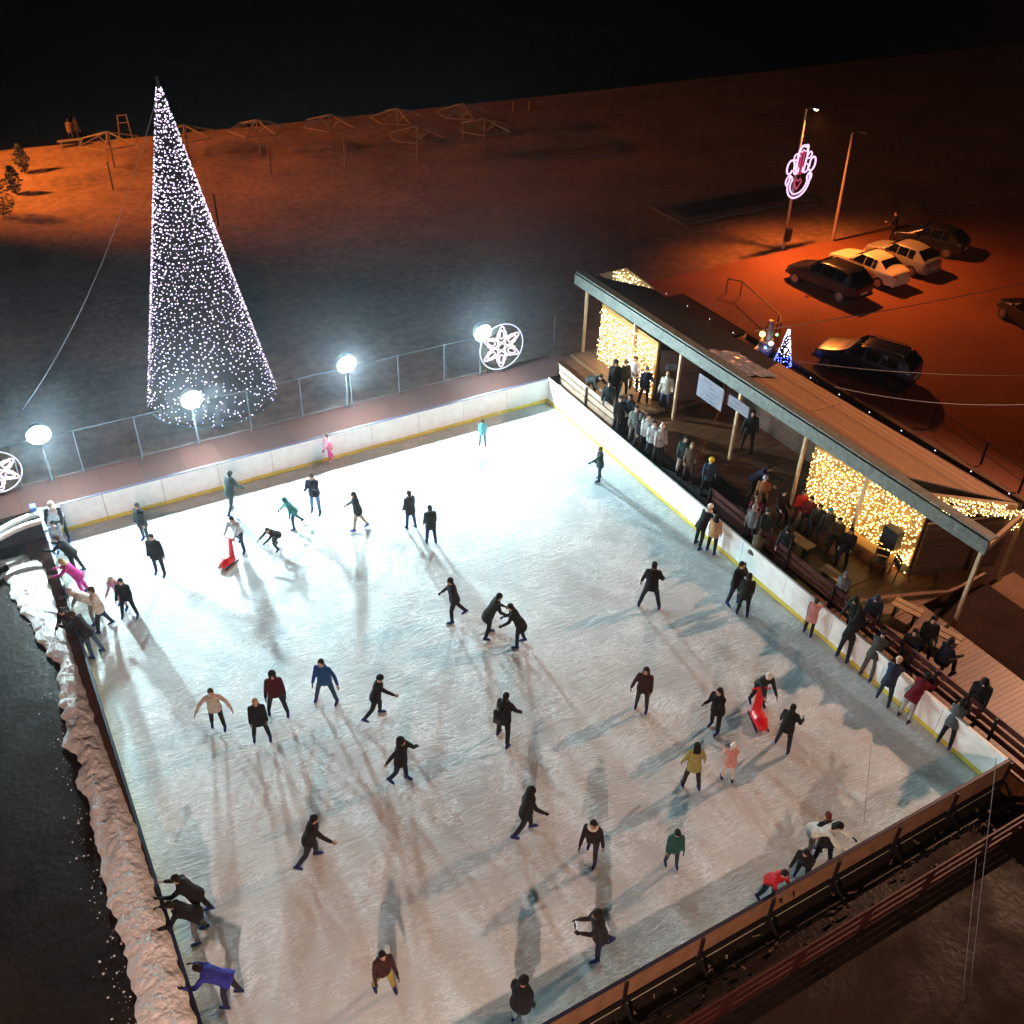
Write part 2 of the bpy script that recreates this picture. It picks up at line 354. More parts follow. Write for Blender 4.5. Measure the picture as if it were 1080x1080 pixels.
# ------------------------------------------------------------------ floodlights
m_flood = emit("flood_lens", (.70, .95, 1.0), 1.0); m_glare = emit("glare_glow", (.80, .96, 1.0), 9.0)
FLOODX = [-19.05, -14.0, -8.2, -2.4]
FL_STRENGTH = 8600
m_flood.node_tree.nodes["Emission"].inputs["Strength"].default_value = FL_STRENGTH
m_lamph = mat("lamp_housing", (.10, .10, .11), .4, .7)
where = ["in front of the leftmost stretch of fence", "in front of the foot of the lit cone tree", "in the middle of the back fence", "beside the round snowflake"]
for i, x in enumerate(FLOODX):
    t = empty("floodlight", (x, 1.50, ZT)); tag(t, "white floodlight on the back fence, "+where[i], "floodlight", "floodlights along the back fence")
    bm = bmesh.new(); tube(bm, [(0, 0, 0), (0, 0, 1.95)], .04, 8); obj("pole", bm, m_pipe, t)
    ax = V((0, -1, -.16)).normalized()
    c = V((0, -.05, 2.05))
    d, s, u = frame_of(ax)
    bm = bmesh.new(); loft(bm, [(c-ax*.28, s*.16, u*.16), (c-ax*.12, s*.30, u*.30), (c, s*.37, u*.37), (c+ax*.20, s*.39, u*.39), (c+ax*.20, s*.375, u*.375), (c+ax*.02, s*.355, u*.355)], 24); obj("lamp_head", bm, m_lamph, t)
    bm = bmesh.new(); loft(bm, [(c+ax*(.034+.24*math.sin(rad(q))), s*.355*math.cos(rad(q)), u*.355*math.cos(rad(q))) for q in (0, 15, 30, 45, 60, 72, 84)], 24); obj("glare_dome", bm, m_glare, t)  # glowing dome added as the wide glare around the lens
    bm = bmesh.new(); loft(bm, [(c+ax*(.262+.09*math.sin(rad(q))), s*.15*math.cos(rad(q)), u*.15*math.cos(rad(q))) for q in (0, 20, 40, 60, 80)], 16); obj("lens", bm, m_flood, t)
    bm = bmesh.new()
    for sg in (-1, 1): tube(bm, [V((0, 0, 1.93)), V((sg*.4, 0, 1.97)), c-ax*.05+s*sg*.37], .018, 6)
    obj("bracket", bm, m_lamph, t)

# ------------------------------------------------------------------ lit cone tree
m_bulbw = emit("cool_bulb", (.86, .72, 1.0), 3.0)
m_net = mat("dark_netting", (.012, .014, .02), .9)
TC = V((-12.16, 6.75, -.03)); TH, TR = 12.4, 2.58
t = empty("christmas_tree", TC); tag(t, "tall cone tree covered in white fairy lights on the beach behind the fence", "christmas tree")
bm = bmesh.new(); loft(bm, [(V((0, 0, .25)), V((TR-.1, 0, 0)), V((0, TR-.1, 0))), (V((0, 0, TH-.1)), V((.04, 0, 0)), V((0, .04, 0)))], 40); obj("netting", bm, m_net, t)
bm = bmesh.new(); tube(bm, [(0, 0, 0), (0, 0, TH+.12)], .06, 8); obj("mast", bm, m_dark, t)
bm = bmesh.new(); tube(bm, [(TR*math.cos(2*math.pi*k/32), TR*math.sin(2*math.pi*k/32), .1) for k in range(32)], .04, 6, True); obj("base_ring", bm, m_dark, t)
NS = 70
for k in range(NS):
    bm = bmesh.new(); a0 = 2*math.pi*k/NS
    n = 74; wire = []; pts = []
    for i in range(n):
        h = .12+(TH-.25)*(i+rnd.uniform(-.35, .35))/n; h = max(.1, min(TH-.05, h))
        r = TR*(1-h/TH)+.035
        if r < .9 and rnd.random() > r/.9*.75+.22: continue
        a = a0+(rnd.uniform(-.07, .07) if r > .4 else rnd.uniform(-.25, .25))
        if h < 2.2 and rnd.random() < .35: continue
        pts.append((h, V((r*math.cos(a), r*math.sin(a), h)))); octa(bm, pts[-1][1], rnd.choice((.020, .024, .028, .038)))
    nf = len(bm.faces); pts.sort(key=lambda q: q[0]); tube(bm, [q for _, q in pts], .005, 3); bm.faces.ensure_lookup_table()
    for f in bm.faces[nf:]: f.material_index = 1
    obj("light_string", bm, [m_bulbw, m_dark], t)

# guy wire of the tree
m_wire = mat("grey_cable", (.30, .30, .32), .5, .2)
def cable(label, p, q, sag=.3, r=.012, n=14, m=None):
    p, q = V(p), V(q); bm = bmesh.new()
    tube(bm, [p.lerp(q, i/n)-V((0, 0, sag*4*(i/n)*(1-i/n))) for i in range(n+1)], r, 5)
    return tag(obj("cable", bm, m or m_wire), label, "cable")
cable("thin guy wire slanting down from the top of the lit cone tree", TC+V((0, 0, TH-.3)), at(24, 432, Y=1.6), .9, .014)

# ------------------------------------------------------------------ snowflake motifs on the fence
m_neon = emit("white_neon", (.95, .82, 1.0), 1.6)
m_hoop = emit("pale_neon_hoop", (.9, .85, 1.0), 1.1)
def snowflake(label, c, r):
    t = empty("snowflake_light", c); tag(t, label, "light motif")
    def P(x, z): return (x, -.02*0, z)
    bm = bmesh.new(); tube(bm, [P(r*math.cos(2*math.pi*k/40), r*math.sin(2*math.pi*k/40)) for k in range(40)], .022, 6, True); obj("hoop", bm, m_hoop, t)
    for k in range(6):
        a = rad(90+60*k); bm = bmesh.new()
        for sc in (1., .55):
            pts = []
            for i in range(16):
                s = i/16*2*math.pi; l = .56*r+.36*r*sc*math.cos(s); wd = .17*r*sc*math.sin(s)*(1-.25*math.cos(s))
                pts.append(P(l*math.cos(a)-wd*math.sin(a), l*math.sin(a)+wd*math.cos(a)))
            tube(bm, pts, .024, 6, True)
        a2 = a+rad(30); tube(bm, [P(.25*r*math.cos(a2), .25*r*math.sin(a2)), P(.55*r*math.cos(a2), .55*r*math.sin(a2))], .018, 5)
        for sg in (-1, 1):
            a3 = a2+sg*rad(12); tube(bm, [P(.45*r*math.cos(a2), .45*r*math.sin(a2)), P(.68*r*math.cos(a3), .68*r*math.sin(a3))], .014, 5)
        obj("petal", bm, m_neon, t)
    bm = bmesh.new(); tube(bm, [P(.15*r*math.cos(2*math.pi*k/12), .15*r*math.sin(2*math.pi*k/12)) for k in range(12)], .02, 6, True); obj("centre_ring", bm, m_neon, t)
    bm = bmesh.new(); tube(bm, [P(0, -r), P(0, -r-.25)], .025, 6); obj("stand", bm, m_dark, t)
snowflake("round snowflake light motif beside the rightmost floodlight", (-1.45, 1.42, 2.22), 1.0)
snowflake("round snowflake light motif cut by the left edge of the photo", (-20.62, 1.42, 2.02), .78)

# ------------------------------------------------------------------ parasol frames on the beach
m_bare = mat("bare_timber", (.17, .13, .09), .8, 0, .2, 4)
m_post = mat("grey_timber_post", (.13, .095, .07), .8, 0, .2, 4)
def parasol(x, y, h, r, label, cover=True):
    t = empty("parasol_frame", (x, y, -.03), rnd.uniform(0, 1)); tag(t, label, "parasol", "bare parasol frames on the beach")
    bm = bmesh.new(); tube(bm, [(0, 0, 0), (0, 0, h)], [.07, .055], 8); obj("pole", bm, m_post, t)
    if cover:
        n = 6; zc = h-.62; P = [V((r*math.cos(2*math.pi*k/n), r*math.sin(2*math.pi*k/n), zc)) for k in range(n)]
        for k in range(n):
            bm = bmesh.new(); beam(bm, (0, 0, h-.03), P[k], .06, .07); beam(bm, V((0, 0, h-.9)), P[k].lerp(V((0, 0, h)), .55), .045, .045); obj("rafter", bm, m_bare, t)
        bm = bmesh.new()
        for k in range(n): beam(bm, P[k]+V((0, 0, -.01)), P[(k+1) % n]+V((0, 0, -.01)), .06, .06)
        obj("rim", bm, m_bare, t)
    return t
par = [(347, 120, 2.45, 4.67, 36.4, 1, "third parasol frame from the right in the far row"), (418, 114, 2.35, 9.64, 36.3, 1, "second parasol frame from the right in the far row"),
       (487, 109, 2.45, 14.2, 35.2, 1, "rightmost parasol frame of the far row"), (511, 124, 2.45, 13.8, 31.2, 1, "rightmost parasol frame of the near row"),
       (437, 132, 2.4, 8.9, 31.6, 1, "parasol frame of the near row, next to its rightmost"), (360, 140, 2.3, 4.0, 32.3, 0, "bare leaning post in front of the third far parasol frame"),
       (281, 146, 2.3, -.8, 33.2, 0, "bare post standing just in front of the parasol frame right of the lit tree"), (111, 138, 2.3, -9.4, 39, 1, "parasol frame left of the lit tree, beside two people by the water"),
       (193, 132, 2.1, -4.5, 39.2, 1, "parasol frame half hidden behind the lit tree's right side"), (269, 126, 2.4, -.1, 37.4, 1, "parasol frame nearest to the right of the lit tree in the far row"),
       (111, 170, 1.75, -10.4, 34.6, 0, "bare post on the sand left of the lit tree"), (224, 204, 1.85, -6.4, 25.8, 0, "bare post right of the lit tree, nearest to the rink")]
for px, py, h, x, y, c, lb in par: parasol(x, y, h, 1.95, lb, bool(c))

# shrubs at the far left
def shrub(label, c, r, h):
    t = empty("shrub", c); tag(t, label, "shrub"); bm = bmesh.new()
    for i in range(520):
        z = rnd.random()**.8; a = rnd.uniform(0, 6.28); q = r*math.sqrt(rnd.random())*(1.05-abs(z-.45)*1.5)
        p = V((q*math.cos(a), q*math.sin(a), .1+z*h)); n = V((rnd.gauss(0, 1), rnd.gauss(0, 1), rnd.gauss(0, 1))).normalized(); _, s, u = frame_of(n); l = rnd.uniform(.05, .13)
        bm.faces.new([bm.verts.new(p+s*l), bm.verts.new(p+u*l*.5), bm.verts.new(p-s*l), bm.verts.new(p-u*l*.5)])
    obj("foliage", bm, mat("dark_leaf", (.03, .035, .02), .8), t)
    bm = bmesh.new()
    for k in range(4): tube(bm, [(0, 0, 0), (rnd.uniform(-.3, .3)*r, rnd.uniform(-.3, .3)*r, h*.6)], [.04, .015], 5)
    obj("stem", bm, m_post, t)
B = at(26, 182); shrub("small dark slender shrub farthest left on the beach", (B.x, B.y, -.03), .5, 1.7)
B = at(17, 204); shrub("small dark shrub below the slender one at the far left", (B.x, B.y, -.03), .55, 1.6)
B = at(4, 228); shrub("bushy dark shrub cut by the left edge of the photo", (B.x, B.y, -.03), 1.0, 2.4)
# low benches by the water
for i, (px, py, lb) in enumerate([(75, 154, "low pale bench by the water left of the two people"), (133, 146, "upright wooden stand behind the leftmost parasol frame"), (541, 117, "left of two small posts on the far sand"), (558, 116, "right of two small posts on the far sand")]):
    B = at(px, py); t = empty("bench" if i < 1 else "beach_stand" if i == 1 else "marker_post", (B.x, B.y, -.03)); tag(t, lb, "bench" if i < 1 else "stand" if i == 1 else "post")
    if i == 0:
        bm = bmesh.new(); box(bm, (-.8, -.2, .38), (.8, .2, .44)); obj("seat", bm, m_bare, t)
        for x in (-.6, .6): bm = bmesh.new(); box(bm, (x-.04, -.18, 0), (x+.04, .18, .38)); obj("leg", bm, m_bare, t)
    elif i == 1:
        for x in (-.3, .3): bm = bmesh.new(); beam(bm, (x*1.4, 0, 0), (x, 0, 1.6), .07, .07); obj("leg", bm, m_bare, t)
        bm = bmesh.new(); beam(bm, (-.35, 0, 1.6), (.35, 0, 1.6), .07, .07); beam(bm, (-.35, 0, 1.1), (.35, 0, 1.1), .06, .06); obj("crossbar", bm, m_bare, t)
    else:
        bm = bmesh.new(); tube(bm, [(0, 0, 0), (0, 0, .55)], .06, 8); obj("shaft", bm, m_bare, t)
        bm = bmesh.new(); tube(bm, [(0, 0, .55), (0, 0, .66)], .09, 8); obj("cap", bm, m_bare, t)

# ------------------------------------------------------------------ lamp posts in the car park
m_lampglass = emit("sodium_glass", (1., .50, .18), 30., False)
def lamp_post(label, base, h, lean, lit):
    t = empty("street_lamp", base); tag(t, label, "street lamp"); bm = bmesh.new()
    tube(bm, [(0, 0, 0), (lean*.5, 0, h*.5), (lean, 0, h)], [.10, .075, .05], 10); obj("pole", bm, mat("painted_lamp_pole", (.42, .30, .24), .5, .3), t)
    bm = bmesh.new(); tube(bm, [(lean, 0, h), (lean+.25, -.3, h+.1)], .03, 6); obj("arm", bm, m_pipe, t)
    hd = V((lean+.3, -.4, h+.1)); bm = bmesh.new(); d, s, u = frame_of(V((.4, -.8, 0)))
    loft(bm, [(hd-d*.2, s*.06, u*.05), (hd, s*.13, u*.08), (hd+d*.28, s*.10, u*.06)], 10); obj("lamp_head", bm, m_lamph, t)
    if lit:
        bm = bmesh.new(); loft(bm, [(hd+V((0, 0, -.075)), V((.13, 0, 0)), V((0, .13, 0))), (hd+V((0, 0, -.12)), V((.1, 0, 0)), V((0, .1, 0)))], 10); obj("glass", bm, m_lampglass, t)
    return t, hd
lp, hd1 = lamp_post("tall lamp post carrying the pink-white scroll light motif", (20.78, 8.61, -.03), 7.6, -.25, True)
bm = bmesh.new(); box(bm, (-.18, -.3, .5), (.18, -.09, 1.25), .02); obj("switch_box", bm, m_dark, lp)
lamp_post("plain unlit pole right of the scroll light motif", (24.18, 8.22, -.03), 6.1, -.3, False)

# scroll shaped light motif on the pole
t = empty("scroll_light", (20.70, 8.42, .43)); t.scale = (.9, .9, .9); tag(t, "pink-white scroll shaped light motif hung on the tall lamp post", "light motif")
m_pink = emit("pink_neon", (1., .62, .95), 1.45); m_rose = emit("rose_neon", (1., .10, .26), .6)
def scroll(nm, pts, r, m, mirror=True):
    for sg in ((1, -1) if mirror else (1,)):
        bm = bmesh.new(); tube(bm, [(sg*x, -.008*k-(.02 if sg < 0 else 0), z) for k, (x, z) in enumerate(pts)], r, 6); obj(nm, bm, m, t)
def arc(cx, cz, rx, rz, a0, a1, n=14): return [(cx+rx*math.cos(rad(a0+(a1-a0)*i/n)), cz+rz*math.sin(rad(a0+(a1-a0)*i/n))) for i in range(n+1)]
scroll("outer_bowl", arc(0, 3.75, .86, .95, -90, 30), .055, m_pink)
scroll("inner_bowl", arc(0, 3.75, .66, .72, -90, 20), .045, m_pink)
scroll("side_loop", arc(.86, 4.75, .26, .42, -150, 200), .055, m_pink)
scroll("lower_curl", arc(.80, 3.95, .22, .30, -80, 190), .045, m_pink)
scroll("inner_curl", arc(.36, 4.55, .22, .26, -200, 90), .045, m_pink)
scroll("neck", [(.30, 4.3), (.34, 4.8), (.38, 5.3), (.34, 5.65), (.2, 5.85), (0, 5.92)], .055, m_pink)
scroll("shoulder_curl", arc(.52, 5.3, .18, .2, -120, 170), .045, m_pink)
scroll("top_loop", arc(.15, 5.75, .17, .2, -150, 160), .04, m_pink)
scroll("heart_line", [(0, 3.3), (.30, 3.75), (.16, 3.95), (0, 3.8)], .04, m_rose)
scroll("rose_stem", [(.10, 4.2), (.12, 5.4), (.05, 5.6)], .05, m_rose)
bm = bmesh.new(); beam(bm, (0, .05, 2.9), (0, .05, 5.9), .04, .04); obj("back_bar", bm, m_dark, t)

# ------------------------------------------------------------------ pavilion
m_rooft = planks("roof_boards", (.12, .06, .028), (.33, .175, .08), .22, 'X', .6, .04, .5)
m_roofd = planks("dark_roofing", (.005, .0045, .0045), (.011, .010, .009), 1.0, 'Y', .85, .015, .3)  # far half of the roof, near black in wide strips
m_fascia = mat("grey_green_fascia", (.135, .15, .135), .65, 0, .28, 5, .2)
m_wallw = planks("wall_boards", (.055, .03, .02), (.12, .065, .042), .16, 'Z', .6, .09)
m_lit = planks("lit_cladding", (.26, .14, .035), (.42, .24, .07), .16, 'Z', .6, .06)  # wall boards with the bulbs' golden glow put into the colour
m_beamw = mat("beam_timber", (.32, .20, .10), .6, 0, .2, 4)
pav = empty("pavilion", (3, -8, 0)); tag(pav, "long open timber pavilion with slanting plank roof beside the rink", "pavilion")
PO = V((-3, 8, 0))
def part(nm, bm, m, parent=None, smooth=False): return obj(nm, bm, m, parent or pav, smooth)
def prism(bm, pts, thick):
    """plate from a polygon, `thick` downwards"""
    a = [bm.verts.new(V(p)+PO) for p in pts]; b = [bm.verts.new(V(p)+PO-V((0, 0, thick))) for p in pts]
    bm.faces.new(a); bm.faces.new(b[::-1]); n = len(a)
    for i in range(n): bm.faces.new((a[i], a[(i+1) % n], b[(i+1) % n], b[i]))
FA, FB = V((2.88, 2.75, 4.12)), V((3.48, -18.15, 3.86))      # top edge of the fascia
RA, RB = V((6.58, 2.2, 2.9)), V((7.2, -16.55, 2.9))
def fas(y): return FA.lerp(FB, (FA.y-y)/(FA.y-FB.y))
def rea(y): return RA.lerp(RB, (RA.y-y)/(RA.y-RB.y))
P1 = fas(-14.4)
mid_f, mid_r = fas(-7.9), rea(-5.8)
bm = bmesh.new(); prism(bm, [FA+V((.1, 0, 0)), mid_f+V((.1, 0, 0)), mid_r, RA], .12); part("dark_roof", bm, m_roofd)
bm = bmesh.new(); prism(bm, [mid_f+V((.1, 0, .01)), P1+V((.1, 0, .01)), RB+V((0, 0, .01)), mid_r+V((0, 0, .01))], .12); rf = part("plank_roof", bm, m_rooft)
bm = bmesh.new(); prism(bm, [fas(-10.2)+V((1.0, 0, -.17)), fas(-10.24)+V((1.0, 0, -.17)), rea(-9.5)+V((-.5, 0, .24)), rea(-9.46)+V((-.5, 0, .24))], .05); obj("batten", bm, m_beamw, rf)
bm = bmesh.new(); prism(bm, [P1+V((.12, -.02, .03)), P1+V((.12, -.14, .03)), RB+V((0, -.14, .03)), RB+V((0, -.02, .03))], .2); obj("verge_board", bm, m_dark, rf)
# fascia in lengths
n = 7
for i in range(n):
    y0, y1 = FA.y+(FB.y-FA.y)*i/n, FA.y+(FB.y-FA.y)*(i+1)/n; a, b = fas(y0)+PO, fas(y1)+PO; e = (b-a).normalized()*.004
    bm = bmesh.new(); beam(bm, a+V((-.02, 0, -.26))+e, b+V((-.02, 0, -.26))-e, .09, .46); fb = part("fascia_board", bm, m_fascia)
    bm = bmesh.new(); beam(bm, a+V((.16, 0, .03))+e, b+V((.16, 0, .03))-e, .34, .05); obj("coping", bm, m_fascia, fb)
# posts
m_postw = mat("pale_post", (.50, .36, .22), .5, 0, .15, 4)
for y in (1.9, -1.5, -4.4, -7.75, -11.0, -13.7, -18.0):
    f = fas(y)+PO; bm = bmesh.new(); beam(bm, (f.x+.03, f.y, ZD-.4 if y < -17 else ZD), (f.x+.03, f.y, f.z-.5), .1, .1); part("post", bm, m_postw)
    if y > -12:
        r = rea(y)+PO; bm = bmesh.new(); beam(bm, (r.x-.2, r.y, ZD), (r.x-.2, r.y, r.z-.1), .1, .1); part("post", bm, m_postw)
def wallp(nm, a, b, z0, z1, m, th=.1):
    a, b = V((*a, 0))+PO, V((*b, 0))+PO; bm = bmesh.new(); zc = (z0+z1)/2; beam(bm, a+V((0, 0, zc)), b+V((0, 0, zc)), th, z1-z0); return part(nm, bm, m)
C1a, C1b = (3.22, 1.05), (3.14, -3.0)
C2a, C2b = (3.5, -11.35), (3.98, -15.7)
zf = ZD+.12
wallp("cabin_wall", C1a, C1b, zf, 3.35, m_lit); wallp("cabin_wall", (3.24, -3.06), (5.6, -4.3), ZD, 3.05, m_wallw)
wallp("cabin_wall", (3.28, 1.11), (5.6, 1.3), zf, 3.0, m_wallw)
wallp("cabin_wall", C2a, C2b, ZD, 3.25, m_lit); wallp("cabin_wall", (3.58, -11.28), (5.7, -11.0), ZD, 3.0, m_wallw)
wallp("end_wall", (4.05, -15.78), (6.85, -16.72), ZD, 2.7, m_wallw)
wallp("rear_wall", (5.75, 1.3), (5.75, -4.2), ZD, 2.85, m_wallw); wallp("rear_wall", (5.82, -4.3), (5.85, -11.0), ZD, 2.85, m_wallw); wallp("rear_wall", (5.9, -11.1), (6.8, -16.6), ZD, 2.75, m_wallw)
# open end frame: beams from the end of the fascia to the rear corner
for k, (a, b) in enumerate([((3.5, -18.05, 3.5), (7.1, -16.9, 2.78)), ((3.50, -15.55, 3.42), (6.95, -17.0, 2.86)), ((3.45, -14.75, 3.45), (6.9, -16.68, 2.96))]):
    bm = bmesh.new(); beam(bm, V(a)+PO, V(b)+PO, .12, .2); part("end_beam", bm, m_beamw)
bm = bmesh.new(); beam(bm, V((7.15, -16.9, -.05))+PO, V((7.15, -16.9, 2.7))+PO, .14, .14); part("post", bm, m_beamw)
for k in range(7):
    y = 1.0-2.6*k; bm = bmesh.new(); beam(bm, fas(y)+PO+V((.1, 0, -.3)), rea(y)+PO+V((-.1, 0, -.22)), .08, .14); part("rafter", bm, m_beamw)

# fairy light curtains
m_bulby = emit("warm_bulb", (1., .66, .24), 16.)
m_bulbp = emit("warm_white_bulb", (1., .71, .34), 22.)
def curtain(label, a, b, z0, z1, nstr, nb, m, off=.09, skip=.12, r=(.012, .026)):
    a, b = V((*a, 0)), V((*b, 0)); t = empty("light_curtain", a); tag(t, label, "fairy lights"); d = b-a; sd = V((-d.y, d.x, 0)).normalized(); sd = sd if sd.x < 0 else -sd
    for k in range(nstr):
        bm = bmesh.new(); zb = z0(k/nstr) if callable(z0) else z0; zt = z1(k/nstr) if callable(z1) else z1
        pts = []
        for i in range(nb):
            if rnd.random() < skip: continue
            z = zb+(zt-zb)*(i+rnd.uniform(-.4, .9))/nb; u = (k+.5+rnd.uniform(-.5, .5))/nstr
            p = d*u+sd*(off+rnd.uniform(0, .06))+V((0, 0, z)); pts.append((z, p)); octa(bm, p, rnd.uniform(*r))
        if len(pts) > 1:
            nf = len(bm.faces); pts.sort(key=lambda q: q[0]); tube(bm, [q for _, q in pts], .004, 3); bm.faces.ensure_lookup_table()
            for f in bm.faces[nf:]: f.material_index = 1
        obj("light_string", bm, [m, m_dark], t)
curtain("glowing curtain of fairy lights on the far cabin wall behind the dark crowd", C1a, C1b, ZD+.2, lambda u: 3.2-.05*u, 34, 24, m_bulbp)
curtain("large glowing curtain of warm fairy lights on the near cabin wall", C2a, C2b, ZD+.45, 3.2, 38, 26, m_bulby)
curtain("strip of warm fairy lights hanging down the near cabin's right corner", (3.93, -15.2), (3.98, -15.7), ZD+.1, 1.3, 5, 11, m_bulby, .1)
curtain("fairy lights along the lower beam in the open roof corner", (4.2, -15.84), (6.9, -16.98), lambda u: 3.20-.42*u, lambda u: 3.50-.42*u, 34, 4, m_bulby, .1)
curtain("dense knot of fairy lights on the rear roof corner post", (6.75, -17.03), (7.25, -16.99), 2.25, 2.95, 8, 8, m_bulby, .1, .1)
curtain("row of fairy lights under the near roof verge", (4.2, -15.17), (6.6, -16.51), lambda u: 3.22-.36*u, lambda u: 3.46-.36*u, 28, 4, m_bulby, .09)
# lit gable behind the far end of the roof
t = empty("gable_board", (6.75, 4.4, 0)); tag(t, "small triangular gable behind the far end of the dark roof", "gable")
bm = bmesh.new(); vs = [bm.verts.new((x, y, z)) for x in (0, .08) for y, z in ((2.1, 1.9), (0, 3.0), (-2.1, 2.85), (-2.1, 1.9))]
bm.faces.new(vs[:4]); bm.faces.new(vs[4:][::-1])
for i in range(4): bm.faces.new((vs[i], vs[(i+1) % 4], vs[4+(i+1) % 4], vs[4+i]))
obj("board", bm, m_beamw, t)
bm = bmesh.new()
for y in (-1.9, 0, 1.6): beam(bm, (.14, y, -.03), (.14, y, 2.2), .1, .1)
obj("support", bm, m_beamw, t)
curtain("fairy lights covering the small gable behind the roof", (6.72, 5.2), (6.72, 2.35), 2.0, lambda u: 2.55+.45*min(1, u*4)-.12*u, 22, 7, m_bulbp, .06)

# small lights along the rear gutter
m_star = emit("string_bulb", (.85, .9, 1.), 2., False)
t = empty("string_lights", (7, -8, 3.05)); tag(t, "sparse string of small white bulbs along the rear roof edge", "string lights"); bm = bmesh.new(); wires = []
for k, px in enumerate([721, 727, 800, 834, 843, 898, 915, 949, 995, 1005, 1021, 1060, 1078]):
    y = 1.3-1.45*k; q = rea(y)-V((7, -8, 3.05))+V((.1, 0, .08)); wires.append(q)
    bm2 = bmesh.new(); octa(bm2, q, .03); obj("bulb", bm2, m_star, t)
tube(bm, wires, .006, 4); obj("wire", bm, m_dark, t)

# things on and under the roof
bm = bmesh.new(); nx, ny = 14, 9; g = []
for j in range(ny):
    row = []
    for i in range(nx):
        y = -5.2-2.3*i/(nx-1); u = .12+.42*j/(ny-1); p = fas(y).lerp(rea(y), u); row.append(bm.verts.new(p+V((0, 0, .06+.10*abs(math.sin(i*1.7+j*2.3))*rnd.uniform(.4, 1)))))
    g.append(row)
for j in range(ny-1):
    for i in range(nx-1): bm.faces.new((g[j][i], g[j][i+1], g[j+1][i+1], g[j+1][i]))
o = obj("plastic_sheet", bm, mat("silver_plastic_sheet", (.42, .44, .52), .18, .5, .2, 6)); tag(o, "crumpled silvery plastic sheet lying on the roof", "plastic sheet")
sm = o.modifiers.new("thick", 'SOLIDIFY'); sm.thickness = .01
m_poster = mat("poster_white", (.17, .165, .21), .5, 0, .12, 6)
m_ink = mat("poster_grey_print", (.07, .065, .10), .6)
for (y0, y1, z0, z1, lb, prt) in [(-5.5, -6.95, 2.3, 3.22, "large white printed notice hanging under the fascia between two posts", 5), (-7.25, -8.35, 2.75, 3.2, "small white notice hanging right of the large one under the fascia", 2)]:
    t = empty("notice", (3.16, (y0+y1)/2, z0)); tag(t, lb, "notice"); hw = (y0-y1)/2
    bm = bmesh.new(); box(bm, (-.01, -hw, 0), (.01, hw, z1-z0)); obj("sheet", bm, m_poster, t)
    bm = bmesh.new()
    for k in range(prt):
        a = rnd.uniform(-.6, 0)*hw; box(bm, (-.016, a, .1+k*(z1-z0)/prt*.9), (-.0125, a+hw*rnd.uniform(.5, .9), .13+k*(z1-z0)/prt*.9))
    obj("print", bm, m_ink, t)
t = empty("wall_sign", (3.45, -3.35, 2.35), -.48); tag(t, "small white sign on the dark boards beside the far light curtain", "sign")
bm = bmesh.new(); box(bm, (-.12, -.02, -.1), (.32, .02, .14)); obj("board", bm, m_poster, t)
bm = bmesh.new(); box(bm, (-.03, -.026, -.03), (.22, -.0205, .06)); obj("print", bm, m_ink, t)
t = empty("loudspeaker", (3.80, -15.0, 1.55)); tag(t, "black box loudspeaker mounted on the near fairy light wall", "loudspeaker")
m_black = mat("black_plastic", (.008, .008, .009), .5)
bm = bmesh.new(); box(bm, (-.36, -.32, -.05), (-.02, .28, .62), .02); obj("cabinet", bm, m_black, t)
bm = bmesh.new(); tube(bm, [(-.365, -.02, .4), (-.375, -.02, .4)], .18, 16); tube(bm, [(-.365, -.02, .12), (-.375, -.02, .12)], .1, 16); obj("grille", bm, m_dark, t)
bm = bmesh.new(); box(bm, (-.02, -.1, .2), (.16, .1, .3)); obj("bracket", bm, m_dark, t)
# bench under the lit wall, crates, stools
t = empty("wall_bench", (3.38, -13.6, ZD)); t.rotation_euler = (0, 0, .11); tag(t, "lit timber bench against the near fairy light wall", "bench")
bm = bmesh.new(); box(bm, (-.22, -1.9, .4), (.22, 1.9, .46)); obj("seat", bm, m_lit, t)
for y in (-1.7, 0, 1.7): bm = bmesh.new(); box(bm, (-.18, y-.04, 0), (.18, y+.04, .4)); obj("leg", bm, m_beamw, t)
def bench(label, c, rz, l=1.3):
    t = empty("bench", c, rz); tag(t, label, "bench")
    for x in (-.12, .12): bm = bmesh.new(); box(bm, (x-.1, -l/2, .40), (x+.1, l/2, .45)); obj("seat_board", bm, m_beamw, t)
    for y in (-l/2+.15, l/2-.15): bm = bmesh.new(); box(bm, (-.18, y-.04, 0), (.18, y+.04, .4)); obj("leg", bm, m_dark, t)
for px, py, lb, rz in [(958, 640, "light timber bench by the pavilion floor's near edge", .3), (998, 668, "short timber bench behind the seated people in black", .3), (880, 605, "pale low bench on the brown floor panels", .1), (845, 570, "pale low bench near the lit cabin's left post", .1)]:
    B = at(px, py, ZD+.45); bench(lb, (B.x, B.y, ZD), rz, .9)
def stool(label, px, py, m):
    B = at(px, py, ZD); t = empty("folding_chair", (B.x, B.y, ZD), rnd.uniform(0, 3)); tag(t, label, "chair")
    bm = bmesh.new(); box(bm, (-.2, -.2, .42), (.2, .2, .46), .01); obj("seat", bm, m, t)
    bm = bmesh.new(); beam(bm, (.2, -.2, .62), (.2, .2, .62), .03, .2); beam(bm, (.2, -.2, .85), (.2, .2, .85), .03, .1); obj("backrest", bm, m, t)
    for x, y in ((-.18, -.18), (-.18, .18)): bm = bmesh.new(); beam(bm, (x-.08, y, 0), (x, y, .42), .03, .03); obj("leg", bm, m_dark, t)
    for y in (-.2, .2): bm = bmesh.new(); beam(bm, (.28, y, 0), (.2, y, .9), .03, .03); obj("leg", bm, m_dark, t)
